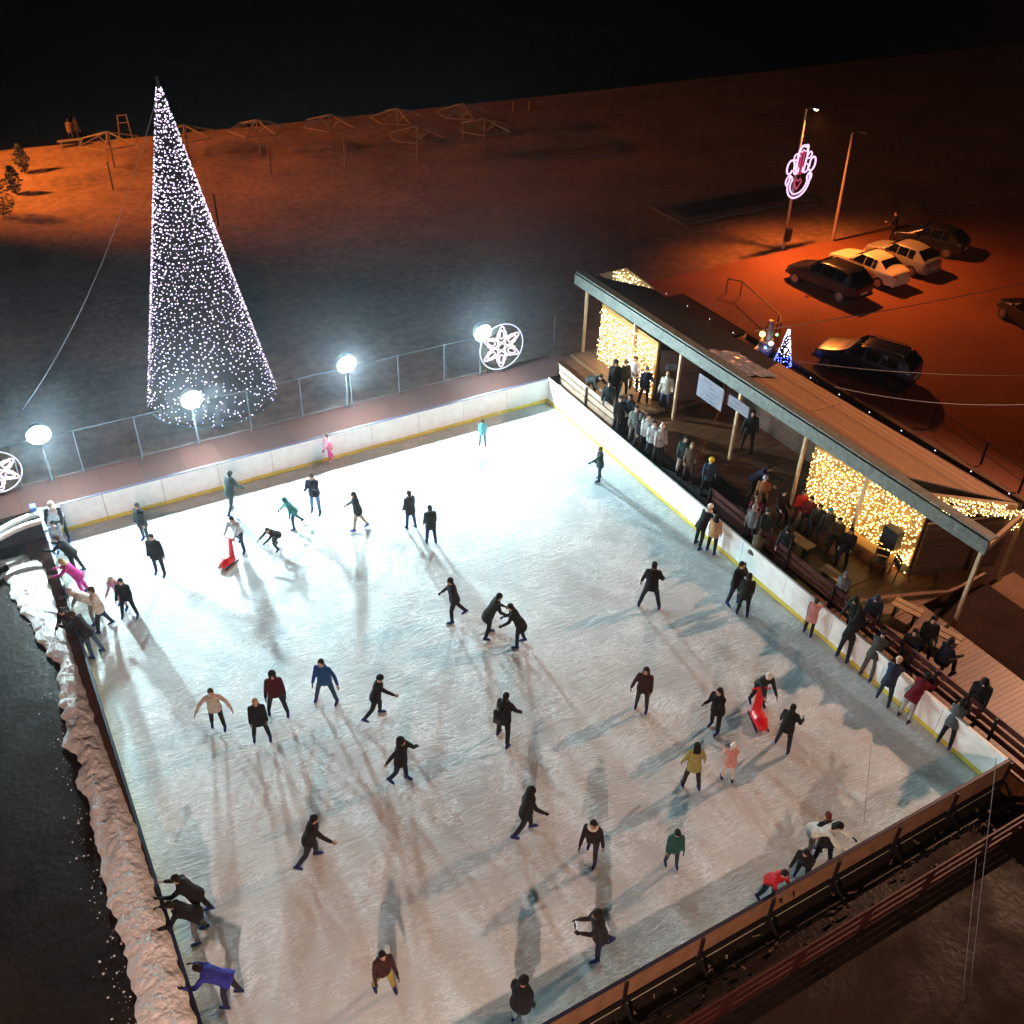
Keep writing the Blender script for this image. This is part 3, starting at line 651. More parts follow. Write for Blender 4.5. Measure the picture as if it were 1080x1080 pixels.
stool("dark folding chair under the loudspeaker", 948, 610, m_dark); stool("dark folding chair piled with bags left of the loudspeaker", 925, 602, m_dark)

# little lit cone tree and ride behind the roof
t = empty("small_light_tree", (11.1, -2.05, 0)); tag(t, "small cone tree of white lights with blue lights at its foot", "light tree")
bm = bmesh.new(); loft(bm, [(V((0, 0, .08)), V((.36, 0, 0)), V((0, .36, 0))), (V((0, 0, 1.72)), V((.02, 0, 0)), V((0, .02, 0)))], 16); obj("netting", bm, m_net, t)
m_bluelt = emit("blue_bulb", (.08, .12, 1.), 9., False); m_wl = emit("lilac_bulb", (.8, .75, 1.), 6., False)
for nm, z0, z1, m, nn in (("white_string", .55, 1.75, m_wl, 130), ("blue_string", .06, .55, m_bluelt, 90)):
    bm = bmesh.new()
    for i in range(nn):
        z = rnd.uniform(z0, z1); r = .4*(1-z/1.8)+.02; a = rnd.uniform(0, 6.28); octa(bm, (r*math.cos(a), r*math.sin(a), z), .028)
    obj(nm, bm, m, t)
B = at(805, 372); t = empty("childrens_ride", (B.x, B.y, 0), .5); tag(t, "children's coin ride with coloured lamps behind the dark roof", "ride")
m_ridegrey = mat("ride_grey", (.3, .3, .32), .4); 
bm = bmesh.new(); box(bm, (-.6, -.35, .0), (.6, .35, .35), .05); box(bm, (-.15, -.3, .35), (.5, .3, .6), .06); obj("body", bm, m_ridegrey, t)
bm = bmesh.new(); loft(bm, [(V((0.35, 0, .55)), V((.25, 0, 0)), V((0, .2, 0))), (V((.3, 0, 1.5)), V((.1, 0, 0)), V((0, .1, 0)))], 10); obj("chute", bm, m_ridegrey, t)
for nm, c, r, col, s in (("orange_lamp", (-.35, .1, 1.05), .14, (1., .35, .1), 8), ("white_lamp", (-.1, -.3, .6), .1, (1., 1., .95), 9), ("blue_lamp", (-.55, -.2, .55), .07, (.1, .2, 1.), 8), ("green_lamp", (.6, -.3, .75), .06, (.2, 1., .3), 7)):
    bm = bmesh.new(); bmesh.ops.create_icosphere(bm, subdivisions=2, radius=r, matrix=Matrix.Translation(c)); obj(nm, bm, emit(nm+"_glow", col, s, False), t)

# plot hoop railing, garden fence
t = empty("hoop_rail", (12.0, 2.6, 0)); tag(t, "low looped metal rail round the paved patch in the car park", "railing")
pts = [at(x, y, .8) for x, y in ((768, 294), (783, 297), (822, 332), (824, 340), (808, 345))]
bm = bmesh.new(); tube(bm, [p-V((12., 2.6, 0)) for p in pts], .03, 6); obj("top_rail", bm, m_dark, t)
for p in pts: bm = bmesh.new(); tube(bm, [(p.x-12, p.y-2.6, -.02), (p.x-12, p.y-2.6, .8)], .03, 6); obj("post", bm, m_dark, t)
t = empty("garden_fence", (11.0, -8, 0)); tag(t, "dark post and wire fence along the car park edge behind the pavilion", "fence")
gp = [at(x, y, .06) for x, y in ((941, 425), (981, 452), (1034, 490), (1074, 520), (1120, 560))]
for p in gp: bm = bmesh.new(); beam(bm, p-V((11, -8, 0)), p-V((11, -8, -1.0)), .07, .07); obj("post", bm, m_dark, t)
for z in (.5, .95):
    bm = bmesh.new(); tube(bm, [p-V((11, -8, -z)) for p in gp], .014, 5); obj("wire", bm, m_dark, t)

# cables
cable("pale overhead cable crossing the car park", at(1100, 294, 3.2), rea(-4)+V((.3, 0, .5)), .15, .02)
cable("faint overhead cable sagging behind the plank roof", at(1110, 425, 3.0), rea(-8.5)+V((.2, 0, .2)), .35, .013)
cable("faint upper cable above the car park right of the estate car", at(1100, 396, 3.0), rea(-6.5)+V((.3, 0, .3)), .2, .010)
for i, (a, b, lb) in enumerate([((1051, 800), (1018, 1085), "thin bright vertical line hanging at the near right corner"), ((1030, 905), (1012, 1085), "thin faint line left of the bright one at the near right corner"), ((919, 785), (911, 870), "thin vertical line above the nearest barrier"), ]):
    p = at(*a, 1.2); q = p+V((0, 0, .1))
    p1 = at(a[0], a[1], X=p.x); top = at(a[0], a[1], Y=-26.0 if i < 2 else -23.2); bot = at(b[0], b[1], Y=-26.0 if i < 2 else -23.2)
    cable(lb, top, bot, 0, .006, 3)

# ------------------------------------------------------------------ people
POSES = dict(
 stand=dict(lean=4, L=(4, 3, 5), R=(-4, 5, 5), la=(6, 12, 14), ra=(2, 12, 16)),
 walk=dict(lean=9, L=(15, 8, 4), R=(-14, 16, 4), la=(-22, 12, 18), ra=(26, 12, 26)),
 glide=dict(lean=16, L=(14, 16, 6), R=(-17, 20, 8), la=(-8, 20, 14), ra=(20, 24, 24)),
 wide=dict(lean=8, L=(2, 4, 16), R=(2, 4, 16), la=(8, 20, 18), ra=(8, 20, 18)),
 out=dict(lean=9, L=(8, 10, 6), R=(-6, 12, 7), la=(20, 58, 20), ra=(16, 60, 24)),
 bend=dict(lean=42, L=(24, 30, 8), R=(6, 18, 8), la=(48, 22, 22), ra=(40, 26, 26)),
 crouch=dict(lean=46, L=(58, 78, 16), R=(12, 52, 16), la=(58, 30, 20), ra=(40, 40, 20)),
 lean=dict(lean=32, L=(-4, 3, 6), R=(-10, 5, 7), la=(45, 20, 45), ra=(42, 22, 50)),
 fold=dict(lean=64, L=(10, 14, 8), R=(-4, 10, 8), la=(34, 45, 50), ra=(30, 45, 55)),
 sit=dict(lean=10, L=(84, 84, 9), R=(80, 82, 11), la=(28, 12, 50), ra=(24, 14, 56)),
 push=dict(lean=26, L=(16, 18, 7), R=(-18, 22, 7), la=(56, 10, 12), ra=(56, 10, 12)),
 phone=dict(lean=10, L=(6, 6, 5), R=(-4, 8, 5), la=(44, 10, 76), ra=(26, 12, 84)),
 chat=dict(lean=6, L=(4, 4, 6), R=(-4, 6, 6), la=(18, 16, 66), ra=(10, 14, 30)),
 pocket=dict(lean=5, L=(4, 4, 6), R=(-3, 5, 6), la=(-10, 22, 46), ra=(-10, 22, 46)),
 look=dict(lean=28, L=(6, 6, 6), R=(-6, 10, 7), la=(18, 12, 34), ra=(14, 12, 40)),
)
def rotv(v, ax, a): return Quaternion(ax, rad(a)) @ v
X, Y, Z = V((1, 0, 0)), V((0, 1, 0)), V((0, 0, 1))
def skeleton(p, s):
    J = {}; pel = V((0, 0, 0)); ld = p['lean']
    t = rotv(Z, Y, ld); t = rotv(t, X, p.get('side', 0)); f = rotv(X, Y, ld)
    J['pel'] = pel; J['t'] = t; J['f'] = f
    J['chest'] = pel+t*.40*s; J['neck'] = pel+t*.52*s
    hp = p.get('head', min(ld*.55, 30)); th = rotv(Z, Y, hp); th = rotv(th, X, p.get('side', 0)*.5); J['th'] = th; J['fh'] = rotv(rotv(X, Y, hp), Z, p.get('turn', 0))
    J['head'] = J['neck']+th*.145*s+J['fh']*.015*s
    for k, sg in (('L', 1), ('R', -1)):
        pit, kn, ab = p[k]; d = rotv(-Z, Y, -pit); d = rotv(d, X, sg*ab); hip = pel+Y*sg*.095*s-t*.03*s
        ax = Y; sh = rotv(rotv(-Z, Y, -(pit-kn)), X, sg*ab*.8)
        J['hip'+k] = hip; J['knee'+k] = hip+d*.44*s; J['ank'+k] = J['knee'+k]+sh*.41*s
        fd = rotv(X, Y, -(pit-kn)*.8); J['toe'+k] = fd
        pit, ab, el = p['la' if k == 'L' else 'ra']; ab = ab*.62 if ab < 50 else ab*.85; shd = pel+t*.452*s+Y*sg*.168*s
        d = rotv(-Z, Y, -pit); d = rotv(d, X, sg*ab); fo = rotv(rotv(-Z, Y, -(pit+el)), X, sg*ab*.75)
        J['sh'+k] = shd; J['elb'+k] = shd+d*.28*s; J['wr'+k] = J['elb'+k]+fo*.245*s; J['hd'+k] = fo
    lo = min(J['ankL'].z, J['ankR'].z); foot = (J['ankL']+J['ankR'])/2
    J['off'] = V((-foot.x, -foot.y, -lo+.085*s))
    for k, v in J.items():
        if k not in ('t', 'f', 'th', 'fh', 'toeL', 'toeR', 'hdL', 'hdR', 'off'): J[k] = v+J['off']
    return J
def limb(bm, pts, rs, n=10):
    """round-ended tapering limb through the joints"""
    P = [V(p) for p in pts]; d0 = (P[0]-P[1]).normalized(); d1 = (P[-1]-P[-2]).normalized()
    P = [P[0]+d0*rs[0]*.8, P[0]+d0*rs[0]*.4]+P+[P[-1]+d1*rs[-1]*.4, P[-1]+d1*rs[-1]*.8]; R = [rs[0]*.45, rs[0]*.85]+list(rs)+[rs[-1]*.85, rs[-1]*.45]
    tube(bm, P, R, n)
def ell(bm, c, ax, ay, az):
    m = Matrix((ax, ay, az)).transposed().to_4x4(); m.translation = c
    bmesh.ops.create_icosphere(bm, subdivisions=2, radius=1, matrix=m)
def torso(bm, J, s, g, z0, grow=0., flare=0.):
    """z0: start along the spine; grow: thickness added for cloth; g: girth"""
    t, f = J['t'], J['f']; secs = []
    for z, w, dpt in ((-.16, .165, .125), (-.06, .175, .135), (.06, .165, .125), (.18, .16, .12), (.30, .18, .13), (.40, .183, .125), (.455, .155, .11), (.50, .095, .08), (.545, .06, .06)):
        if z < z0: continue
        fl = flare*max(0, .15-z)
        base = J['pel']+t*z*s
        secs.append((base, Y*(w*g+grow+fl)*s, f*(dpt*g+grow+fl)*s))
    if z0 < -.16:
        n = 3
        for i in range(n, 0, -1):
            z = -.16+(z0+.16)*i/n; fl = flare*(.15-z); lt = (t*.4+Z*.6).normalized()
            secs.insert(0 if i == n else n-i, (J['pel']-t*.16*s+lt*(z+.16)*s, Y*(.165*g+grow+fl)*s, f*(.125*g+grow+fl)*s))
    loft(bm, secs, 14)
# shared little meshes: head coverings, skate, shoe, glove -------------------------------------------------
def raw(name, bm, voxel=0., sm=0):
    me = bpy.data.meshes.new(name); bmesh.ops.recalc_face_normals(bm, faces=bm.faces[:])
    for f in bm.faces: f.smooth = True
    bm.to_mesh(me); bm.free(); o = bpy.data.objects.new(name, me); COL.objects.link(o)
    if voxel:
        r = o.modifiers.new("r", 'REMESH'); r.mode = 'VOXEL'; r.voxel_size = voxel; r.use_smooth_shade = True
    if sm:
        q = o.modifiers.new("s", 'SMOOTH'); q.factor = .5; q.iterations = sm
    return o
PENDING = []    # (object, material) to be turned into plain meshes in one evaluation
def shared(name, build, voxel, sm=3):
    bm = bmesh.new(); build(bm); o = raw(name, bm, voxel, sm); return o
# head frame: x forward, z up, origin at the head centre, unit = metre at s = 1
def b_hair(bm):
    ell(bm, V((-.02, 0, .035)), V((.105, 0, 0)), V((0, .092, 0)), V((0, 0, .105)))
    ell(bm, V((-.055, 0, -.03)), V((.06, 0, 0)), V((0, .085, 0)), V((0, 0, .09)))
def b_long(bm):
    b_hair(bm); loft(bm, [(V((-.05, 0, .02)), V((.07, 0, 0)), V((0, .10, 0))), (V((-.075, 0, -.12)), V((.06, 0, 0)), V((0, .115, 0))), (V((-.10, 0, -.26)), V((.05, 0, 0)), V((0, .11, 0))), (V((-.11, 0, -.36)), V((.02, 0, 0)), V((0, .06, 0)))], 12)
def b_beanie(bm):
    ell(bm, V((-.008, 0, .055)), V((.115, 0, 0)), V((0, .10, 0)), V((0, 0, .10))); loft(bm, [(V((-.005, 0, .015)), V((.118, 0, 0)), V((0, .104, 0))), (V((-.005, 0, .06)), V((.118, 0, 0)), V((0, .104, 0)))], 16)
def b_pom(bm):
    b_beanie(bm); ell(bm, V((-.02, 0, .175)), V((.045, 0, 0)), V((0, .045, 0)), V((0, 0, .045)))
def b_hood(bm):
    ell(bm, V((-.03, 0, .02)), V((.125, 0, 0)), V((0, .118, 0)), V((0, 0, .14))); ell(bm, V((-.06, 0, -.10)), V((.10, 0, 0)), V((0, .11, 0)), V((0, 0, .09)))
def b_cap(bm):
    ell(bm, V((-.01, 0, .05)), V((.11, 0, 0)), V((0, .096, 0)), V((0, 0, .085))); loft(bm, [(V((.03, 0, .045)), V((.06, 0, 0)), V((0, .08, 0))), (V((.10, 0, .035)), V((.09, 0, .0)), V((0, .07, 0))), (V((.10, 0, .02)), V((.09, 0, .0)), V((0, .07, 0)))], 12)
# foot frame: x toe, z up, origin at the ankle (0.085 above the sole)
def b_boot(bm):
    loft(bm, [(V((.0, 0, .10)), V((.056, 0, 0)), V((0, .05, 0))), (V((.0, 0, .0)), V((.058, 0, 0)), V((0, .048, 0))), (V((.01, 0, -.04)), V((.075, 0, 0)), V((0, .046, 0)))], 10)
    loft(bm, [(V((-.075, 0, -.035)), V((0, 0, .035)), V((0, .036, 0))), (V((.03, 0, -.03)), V((0, 0, .045)), V((0, .046, 0))), (V((.13, 0, -.045)), V((0, 0, .03)), V((0, .046, 0))), (V((.185, 0, -.055)), V((0, 0, .015)), V((0, .025, 0)))], 10)
def b_blade(bm):
    box(bm, (-.08, -.005, -.125), (.19, .005, -.095)); box(bm, (-.05, -.012, -.098), (-.02, .012, -.06)); box(bm, (.10, -.012, -.098), (.14, .012, -.06))
# hand frame: x along the fingers, y thumb side, palm faces -z, origin at the wrist
def b_hand(bm):
    loft(bm, [(V((-.03, 0, 0)), V((0, .026, 0)), V((0, 0, .020))), (V((.02, 0, 0)), V((0, .036, 0)), V((0, 0, .016))), (V((.085, 0, -.004)), V((0, .042, 0)), V((0, 0, .014)))], 10)
    for i, (y, l) in enumerate(((.031, .070), (.011, .080), (-.010, .074), (-.031, .058))):
        a, b_, c = V((.078, y, -.004)), V((.085+l*.5, y*1.15, -.014)), V((.085+l*.82, y*1.2, -.042))
        tube(bm, [a, b_, c, c+V((.004, 0, -.006))], [.0105, .0100, .0085, .005], 8)
    tube(bm, [V((.012, .026, -.004)), V((.048, .060, -.016)), V((.082, .066, -.030)), V((.088, .066, -.034))], [.014, .012, .010, .006], 8)
SH = {}
for k, fn, vx in (("hair", b_hair, .014), ("long", b_long, .014), ("beanie", b_beanie, .014), ("pom", b_pom, .014), ("hood", b_hood, .016), ("cap", b_cap, .012), ("boot", b_boot, .013), ("hand", b_hand, .0065)):
    SH[k] = shared(k, fn, vx)
SKIN = [mat("skin_fair", (.52, .33, .25), .6, 0, .06), mat("skin_olive", (.42, .26, .18), .6, 0, .06)]
m_eye = mat("eye_dark", (.02, .015, .012), .3); m_lip = mat("lip", (.33, .13, .11), .5)
m_steel = mat("skate_steel", (.6, .6, .62), .25, 1.)
PEOPLE = []
BK, NV, CH = (.010, .010, .011), (.012, .016, .035), (.03, .03, .034)
DB, JB = (.014, .02, .05), (.06, .09, .17)
def P(pos, H, face, pose, jk, tr, hd, label, z=0., shoe=None, mode='f', cat="person", group=None, skates=None, coat=.05, girth=1.0, extra=None, **kw):
    px, py = pos
    ice = z == 0. if skates is None else skates
    s = H/1.70; q = dict(POSES[pose]); q.update(kw)
    J = skeleton(q, s); lift = .042*s if ice else 0
    if mode == 'f': B = at(px, py, z)
    else:
        B0 = at(px, py, z+J['head'].z+.12*s+lift); yaw = rad(face-30.5)
        hx = V((math.cos(yaw)*J['head'].x-math.sin(yaw)*J['head'].y, math.sin(yaw)*J['head'].x+math.cos(yaw)*J['head'].y, 0)); B = B0-hx
    loc = V((B.x, B.y, z+lift)); rz = rad(face-30.5)
    # body
    bm = bmesh.new(); torso(bm, J, s, .88, -.1)
    limb(bm, [J['neck']-J['t']*.06*s, J['neck']+J['th']*.07*s], [.06*s, .052*s])
    c = J['head']; fh, th = J['fh'], J['th']; sdv = th.cross(fh)
    ell(bm, c+th*.02*s, fh*.095*s, sdv*.076*s, th*.105*s); ell(bm, c+fh*.028*s-th*.05*s, fh*.062*s, sdv*.056*s, th*.07*s)
    ell(bm, c+fh*.100*s-th*.015*s, fh*.022*s, sdv*.014*s, th*.026*s)
    for sg in (-1, 1): ell(bm, c+sdv*sg*.078*s-fh*.008*s, fh*.022*s, sdv*.014*s, th*.032*s)
    for k in 'LR':
        limb(bm, [J['hip'+k], J['hip'+k].lerp(J['knee'+k], .5), J['knee'+k], J['knee'+k].lerp(J['ank'+k], .35), J['ank'+k]], [.085*s, .075*s, .054*s, .054*s, .038*s])
        limb(bm, [J['ank'+k]-Z*.02*s, J['ank'+k]+J['toe'+k]*.10*s-Z*.05*s], [.038*s, .03*s])
        limb(bm, [J['sh'+k], J['elb'+k], J['wr'+k]], [.052*s, .042*s, .028*s])
        limb(bm, [J['wr'+k], J['wr'+k]+J['hd'+k]*.05*s], [.025*s, .02*s])
    body = raw("person", bm, .021*s, 3); body.location = loc; body.rotation_euler = (0, 0, rz)
    tag(body, label, cat, group); PENDING.append((body, "body", (c.copy(), fh.copy(), th.copy(), s, rnd.choice(SKIN))))
    # jacket
    hem = -.13-coat
    bm = bmesh.new(); torso(bm, J, s, girth, hem, .022, .05 if not coat else .09)
    for k in 'LR': limb(bm, [J['sh'+k], J['sh'+k].lerp(J['elb'+k], .5), J['elb'+k], J['elb'+k].lerp(J['wr'+k], .5), J['wr'+k]], [.074*s*girth, .068*s*girth, .060*s, .055*s, .047*s])
    if hd[0] != 'hood': limb(bm, [J['neck']-J['f']*.07*s-Y*.06*s-J['t']*.02*s, J['neck']-J['f']*.07*s+Y*.06*s-J['t']*.02*s], [.045*s, .045*s])
    jo = raw("jacket", bm, .024*s, 3); jo.parent = body; PENDING.append((jo, "cloth", jk))
    bm = bmesh.new(); t = J['t']
    loft(bm, [(J['pel']-t*.13*s, Y*.165*s, J['f']*.125*s), (J['pel']-t*.04*s, Y*.178*s, J['f']*.138*s), (J['pel']+t*.08*s, Y*.165*s, J['f']*.125*s)], 12)
    for k in 'LR': limb(bm, [J['hip'+k], J['hip'+k].lerp(J['knee'+k], .5), J['knee'+k], J['knee'+k].lerp(J['ank'+k], .5), J['ank'+k]+(J['knee'+k]-J['ank'+k])*.12], [.098*s, .088*s, .070*s, .066*s, .056*s])
    to = raw("trousers", bm, .024*s, 3); to.parent = body; PENDING.append((to, "cloth", tr))
    mh = Matrix((fh*s, sdv*s, th*s)).transposed().to_4x4(); mh.translation = c
    nm = {"hair": "hair", "long": "hair", "beanie": "hat", "pom": "hat", "hood": "hood", "cap": "cap"}[hd[0]]
    PEOPLE.append((body, nm, hd[0], mh, hd[1]))
    if hd[0] in ("beanie", "pom", "cap") and len(hd) > 2: PEOPLE.append((body, "hair", "long", mh, hd[2]))
    sc = shoe or ((.012, .02, .10) if ice else (.015, .013, .013))
    for k in 'LR':
        x = J['toe'+k]; y = Y; zz = x.cross(y).normalized()
        mf = Matrix((x*s, y*s, zz*s)).transposed().to_4x4(); mf.translation = J['ank'+k]
        PEOPLE.append((body, "skate" if ice else "shoe", "boot", mf, sc))
        d = J['hd'+k]; zz = rotv(Z, Y, 0); u = (Z-d*d.z); u = u.normalized() if u.length > .05 else X.copy(); u = (u*.3+Y*(1 if k == 'L' else -1)*.9); u = (u-d*u.dot(d)).normalized()
        side = u.cross(d)
        if k == 'R': pass
        sgn = 1 if (side.dot(X) > 0) else -1
        mg = Matrix((d*s, side*sgn*s, u*s)).transposed().to_4x4(); mg.translation = J['wr'+k]+d*.012*s
        PEOPLE.append((body, "glove", "hand", mg, kw.get('glove', BK if rnd.random() < .6 else (.30, .2, .16))))
    if extra == "scarf":
        bm = bmesh.new(); tube(bm, [J['neck']+(fh*math.cos(2*math.pi*i/14)+sdv*math.sin(2*math.pi*i/14))*.098*s+J['t']*.02*s for i in range(14)], .042*s, 8, True); so = raw("scarf", bm); so.parent = body; PENDING.append((so, "cloth", (.6, .55, .5)))
    if extra == "vest":
        bm = bmesh.new(); torso(bm, J, s, girth, -.12, .034, .03); so = raw("vest", bm, .024*s, 2); so.parent = body; PENDING.append((so, "cloth", (.66, .66, .66)))
    return body, J, loc, rz
WH, GY, OL = (.62, .62, .62), (.16, .17, .18), (.09, .09, .05)
H0, H1, H2 = (.012, .009, .008), (.06, .03, .018), (.36, .24, .12)   # black, brown, fair hair
GI, GD, GR, GS = "skaters on the ice", "spectators on the deck", "skaters resting along the barriers", "people sitting in the pavilion"
# skaters, far part of the ice
P((350, 487), 1.20, 200, 'out', (.62, .18, .28), (.62, .05, .26), ('hair', H1), "child in pink top and magenta trousers skating by the back barrier", shoe=(.7, .6, .65), group=GI)
P((509, 471), 1.15, 100, 'stand', (.12, .42, .50), (.05, .12, .15), ('hair', H1), "child in turquoise jacket alone near the far corner of the ice", group=GI)
P((243, 543), 1.62, 60, 'glide', (.03, .05, .055), (.03, .05, .06), ('hair', H0), "dark clothed skater leaning away, closest to the back barrier on the left", group=GI)
P((256, 578), 1.60, 262, 'push', (.42, .52, .56), (.03, .06, .10), ('hair', H0), "skater in pale top leaning on a red skating aid", group=GI)
P((334, 541), 1.68, 265, 'phone', NV, (.10, .17, .30), ('hair', H1), "skater in navy jacket and pale blue jeans holding both forearms up", group=GI, shoe=(.01, .02, .06))
P((315, 556), 1.35, 205, 'glide', (.04, .22, .22), (.03, .08, .12), ('hood', (.035, .18, .18)), "child in teal hooded jacket lunging to the left", group=GI, lean=30)
P((293, 579), 1.25, 235, 'crouch', BK, CH, ('hair', H1), "small black clothed child crouching between teal jacket and red aid", group=GI)
P((381, 559), 1.55, 185, 'walk', (.02, .022, .026), (.42, .34, .25), ('long', H0), "skater in black top and beige trousers with blue skates", group=GI, shoe=(.02, .05, .28))
P((434, 558), 1.50, 130, 'stand', (.035, .04, .045), (.03, .06, .16), ('hair', H1), "skater in charcoal coat and blue jeans, left of a close pair", group=GI, coat=.1)
P((455, 574), 1.50, 110, 'stand', (.025, .035, .035), (.02, .035, .12), ('hair', H0), "skater in dark green coat and navy trousers, right of a close pair", group=GI, coat=.1)
P((484, 654), 1.66, 190, 'glide', BK, BK, ('hair', H0), "all black skater with white waistband in the middle of the ice", group=GI, lean=10)
P((514, 672), 1.66, 15, 'look', (.018, .022, .02), BK, ('hair', H0), "black coated skater bowing to the right towards another", group=GI, coat=.18)
P((549, 681), 1.62, 175, 'look', (.014, .014, .016), NV, ('hair', H0), "black coated skater bowing to the left towards another", group=GI, coat=.18)
P((632, 507), 1.42, 190, 'stand', (.03, .05, .05), (.03, .05, .07), ('hair', H1), "lone dark clothed child with one arm out, far right of the ice", group=GI, la=(50, 15, 10), coat=.1)
P((155, 571), 1.55, 250, 'stand', (.022, .026, .03), (.03, .04, .06), ('hair', H0), "dark coated skater by the back barrier, behind another in black", group=GI, coat=.14)
P((170, 606), 1.62, 270, 'stand', BK, (.02, .024, .03), ('hair', H0), "black puffer jacket skater with a bag-wide arm out, left of the ice", group=GI, la=(10, 32, 8), coat=.1, girth=1.1)
P((131, 640), 1.45, 265, 'look', (.42, .22, .34), (.42, .24, .34), ('beanie', (.45, .40, .38)), "person in lilac jacket standing behind a skater in black", group=GI)
P((138, 651), 1.52, 275, 'wide', BK, BK, ('hair', H0), "skater in black held from behind by a person in lilac", group=GI, L=(6, 8, 12), R=(6, 8, 12))
P((68, 569), 1.80, 285, 'look', (.02, .022, .03), BK, ('beanie', (.5, .45, .42)), "man in black and white jacket at the far left corner of the ice", group=GR, extra="vest", ra=(10, 30, 10))
P((66, 584), 1.30, 280, 'stand', (.22, .22, .24), (.22, .42, .60), ('hair', H0), "child in patterned grey jacket and light blue trousers in front of the vest man", group=GR)
P((86, 606), 1.60, 180, 'lean', BK, BK, ('hair', H1), "dark haired person in black bending over the left barrier by the blue gate", group=GR)
P((92, 628), 1.58, 200, 'lean', (.36, .02, .17), (.42, .03, .22), ('long', H2), "blonde person in magenta coat and trousers leaning on the left barrier", group=GR, lean=30, coat=.12)
P((104, 656), 1.60, 200, 'fold', (.45, .42, .38), (.2, .17, .15), ('pom', (.45, .42, .40)), "person in cream jacket and grey bobble hat bent over the left barrier", group=GR, lean=50)
P((112, 664), 1.64, 200, 'stand', (.50, .46, .42), (.02, .022, .03), ('hair', H1), "person in off-white jacket and black trousers beside the left barrier", group=GR, L=(14, 6, 6), R=(-12, 10, 6))
P((104, 692), 1.66, 165, 'lean', (.018, .016, .018), (.05, .08, .12), ('hair', H1), "person in black jacket and dark jeans leaning over the left barrier", group=GR, lean=34)
P((84, 676), 1.62, 260, 'look', (.03, .018, .02), BK, ('hair', H0), "dark person standing outside the left barrier behind the leaning ones", group=GR, skates=False)
# middle of the ice
P((231, 767), 1.56, 285, 'out', (.42, .36, .30), BK, ('hair', H1), "skater in beige jacket and black tights with arms spread, left of the ice", group=GI)
P((277, 780), 1.60, 285, 'wide', BK, BK, ('hair', H2), "fair haired skater in long black coat", group=GI, coat=.14, la=(4, 12, 10), ra=(4, 12, 10), L=(4, 6, 10), R=(-2, 4, 9))
P((294, 753), 1.66, 285, 'wide', (.06, .008, .012), (.018, .018, .03), ('hood', (.02, .012, .014)), "skater in dark red and black hooded jacket behind the fair haired one", group=GI, L=(10, 6, 12), R=(-4, 6, 12))
P((345, 740), 1.66, 260, 'wide', (.015, .07, .20), (.03, .06, .10), ('hair', H0), "skater in bright blue jacket with one arm raised sideways", group=GI, la=(20, 62, 15))
P((393, 758), 1.58, 10, 'glide', BK, BK, ('beanie', BK), "black clothed skater stretching an arm to the right beside the blue jacket", group=GI, ra=(50, 10, 5), lean=14)
P((420, 824), 1.66, 335, 'stand', BK, NV, ('hood', BK), "black clothed skater with a tan stripe, touching the hood, arm trailing left", group=GI, la=(60, 40, 90), ra=(-30, 38, 5), R=(-10, 20, 6), coat=.06)
P((530, 783), 1.72, 60, 'wide', BK, BK, ('hair', H0), "black clothed skater carrying a dark backpack, centre of the ice", group=GI, L=(10, 6, 10), R=(-8, 8, 10), ra=(22, 30, 20))
BPK = P((551, 880), 1.70, 10, 'walk', (.014, .013, .014), (.014, .014, .02), ('hood', BK), "slim black hooded skater with blue boots striding right", group=GI, shoe=(.02, .025, .14), coat=.1)
P((324, 911), 1.68, 15, 'glide', (.014, .013, .014), (.02, .022, .035), ('hair', H0), "dark skater reaching one arm out to the right, lower left of the ice", group=GI, ra=(40, 40, 8), lean=16)
P((405, 1043), 1.55, 300, 'wide', (.05, .018, .015), (.36, .26, .06), ('hair', H0), "skater in maroon jacket, yellow trousers and blue boots", group=GI, shoe=(.012, .018, .09), la=(14, 14, 50), L=(12, 12, 8), R=(-6, 10, 8))
P((547, 1084), 1.76, 55, 'stand', BK, (.45, .47, .5), ('beanie', BK), "person in black jacket and white jeans at the bottom edge of the photo", group=GI, girth=1.12, la=(6, 24, 20))
PH = P((637, 1006), 1.70, 195, 'phone', (.016, .014, .013), (.014, .015, .03), ('hood', (.018, .014, .012)), "black coated skater looking at a lit phone near the front barrier", group=GI, shoe=(.012, .018, .10), coat=.14, R=(-16, 26, 6))
P((624, 903), 1.62, 250, 'walk', (.02, .012, .012), (.03, .02, .03), ('long', H0), "dark clothed skater with a thick pale scarf and long hair", group=GI, extra="scarf", shoe=(.03, .015, .09), la=(4, 30, 10), lean=16)
P((707, 912), 1.34, 275, 'stand', (.02, .075, .065), (.02, .03, .04), ('beanie', (.012, .02, .025)), "child in bottle green puffer jacket and dark beanie", group=GI, girth=1.2, la=(8, 18, 14), ra=(8, 18, 14))
P((728, 832), 1.56, 95, 'wide', (.30, .27, .09), (.03, .02, .022), ('long', H0), "skater in olive yellow jacket with long dark hair", group=GI, la=(8, 26, 8), ra=(8, 34, 8), L=(6, 8, 9), R=(-4, 8, 9))
P((766, 824), 1.32, 90, 'stand', (.52, .25, .22), (.55, .45, .42), ('pom', (.72, .68, .66)), "child in pink jacket, white hat and pale trousers", group=GI, la=(30, 14, 60), ra=(30, 14, 60))
P((753, 770), 1.66, 225, 'phone', BK, BK, ('long', H0), "long haired skater in black coat holding hands up to the face", group=GI, coat=.12)
P((676, 748), 1.62, 255, 'stand', (.035, .016, .016), (.03, .032, .04), ('long', (.02, .01, .01)), "long haired skater in dark maroon jacket, one arm held away", group=GI, la=(4, 12, 10), ra=(6, 36, 6))
